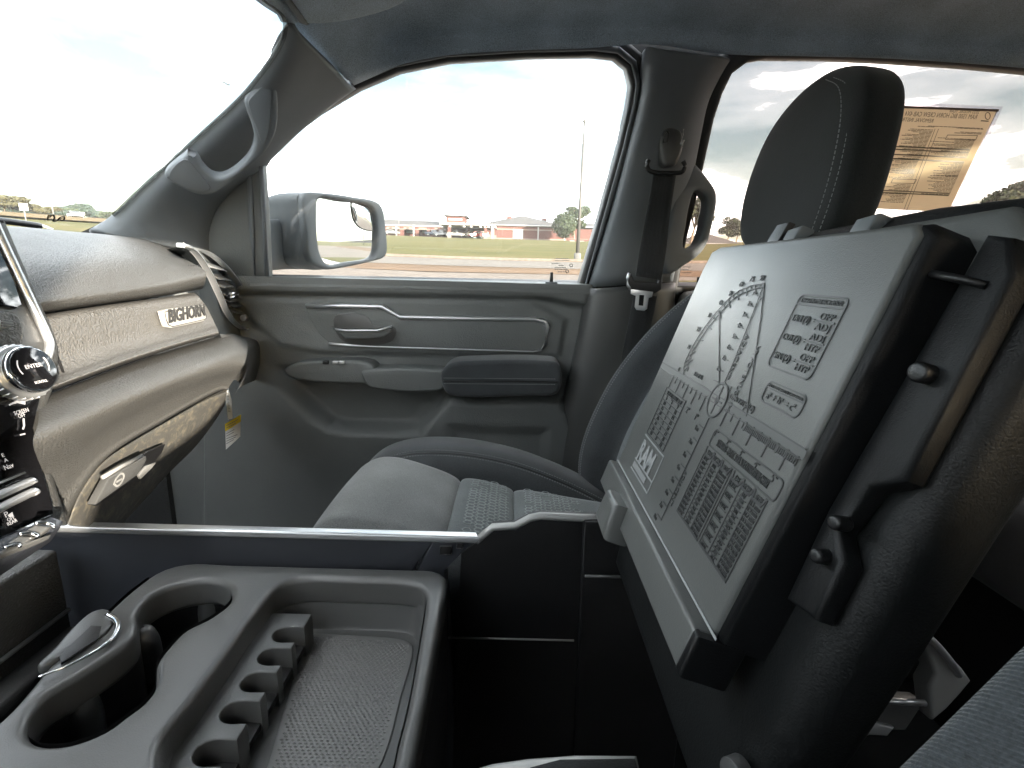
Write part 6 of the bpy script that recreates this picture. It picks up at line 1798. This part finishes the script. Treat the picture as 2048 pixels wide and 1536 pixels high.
# monument sign
ms = thing('monument_sign', 'low red brick sign wall with white panels right of the round shrub', 'sign')
ym = 150
msx0, msx1 = zX(1636, ym), zX(1790, ym)
mz = gz(0, ym)
box('wall', (msx0, ym, mz-0.5), (msx1, ym+0.6, zZ(1700, 404, ym)), M['brick'], ms)
box('coping', (msx0-.15, ym-.15, zZ(1700, 404, ym)), (msx1+.15, ym+.75, zZ(1700, 400, ym)), M['band'], ms)
for zx_ in (1662, 1742): box('panel', (zX(zx_, ym)-0.7, ym-0.08, zZ(1700, 438, ym)), (zX(zx_, ym)+0.7, ym-0.01, zZ(1700, 416, ym)), M['wtrim'], ms)
# house seen through the pillar handle
hs = thing('brick_house', 'low brick building with grey roof glimpsed through the pillar handle', 'building')
hx0, hx1 = P(1372, 490, Y=120).x, P(1480, 490, Y=120).x
hz_ = P(1400, 487, Y=120).z
box('wall', (hx0, 120, 5), (hx1, 134, hz_), M['brick'], hs)
hip('roof', hx0, hx1, 120, 134, hz_, P(1420, 468, Y=127).z, 5, hs)
# flag
fg = thing('flag', 'small striped flag flying above the school roof', 'flag')
fx = zX(250, 150)
fp_ = PP([(797, 409), (811, 413), (812, 418), (798, 414)], Y=150)
FL = flatmat('flag cloth', (0.40, 0.16, 0.17), 0.8)
loft('cloth', [[fp_[0], fp_[0].lerp(fp_[1], 0.5)+V(0, .3, .15), fp_[1]], [fp_[3], fp_[3].lerp(fp_[2], 0.5)+V(0, .3, .1), fp_[2]]], FL, fg, nu=10, nv=4)
ribbons('stripe', [[fp_[0].lerp(fp_[3], f)+V(0, -.1, 0), fp_[1].lerp(fp_[2], f)+V(0, -.1, 0)] for f in (0.3, 0.7)], (0, -1, 0), 0.12, M['wtrim'], fg)
tube('pole', [V(fp_[0].x, 150, gz(fp_[0].x, 150)), fp_[0]+V(0, 0, 0.2)], 0.035, M['wtrim'], fg)

# things along the road behind, seen in the side mirror
for i, (x, y, h) in enumerate(((90, 9, 8), (110, 24, 8), (130, 8, 9), (120, 40, 9), (150, 36, 9))):
    s = thing('street_light', ['street light closest behind the truck in the mirror', 'street light second behind the truck in the mirror', 'street light by the far lot in the mirror', 'street light on the slope in the mirror', 'farthest street light in the mirror'][i], 'lamp post', group='street lights behind the truck')
    z0 = gz(x, y)
    tube('pole', [V(x, y, z0), V(x, y, z0+h)], 0.05, GREY, s)
    box('lamp_head', (x-0.7, y-0.15, z0+h), (x+0.1, y+0.15, z0+h+0.15), GREY, s, bv=0.03)
bb_ = thing('far_building', 'low dark roofed building far behind the truck in the mirror', 'building')
bz0 = gz(190, 45)-5
box('wall', (190, 20, bz0-2), (205, 75, bz0+4), M['brick'], bb_)
hip('roof', 190, 205, 20, 75, bz0+4, bz0+7, 4, bb_)
vs, fs = [], []
for j in range(9):
    for i in range(21):
        x = 3.5+i*1.6; y = 5.2+j*0.9
        vs.append(V(x, y, gz(x, y)+0.09))
for j in range(8):
    for i in range(20):
        a = j*21+i; fs.append((a, a+1, a+22, a+21))
struct(mesh_obj('grass_island', vs, fs, M['grass']), 'kerbed grass island behind the truck')
struct(tube('island_kerb', [V(x, 5.1, gz(x, 5.1)+0.1) for x in [3.5+i*1.6 for i in range(21)]], 0.13, M['wtrim'], seg=6), 'pale kerb of the grass island behind the truck')

# ------------------------------------------------------------------ bright morning haze over the fields
hz = box('haze', (-420, -420, -3.0), (420, 420, 34), None)
hzm = bpy.data.materials.new('haze air'); hzm.use_nodes = True
ht_ = hzm.node_tree
for n_ in list(ht_.nodes):
    if n_.type == 'BSDF_PRINCIPLED': ht_.nodes.remove(n_)
pv = ht_.nodes.new('ShaderNodeVolumePrincipled')
pv.inputs['Color'].default_value = (0.95, 0.96, 0.97, 1)
pv.inputs['Density'].default_value = 0.0003
ht_.links.new(pv.outputs[0], ht_.nodes['Material Output'].inputs['Volume'])
hz.data.materials.append(hzm)
tag(hz, 'pale haze hanging over the fields around the truck', None, None, 'stuff')
S.cycles.volume_bounces = 0
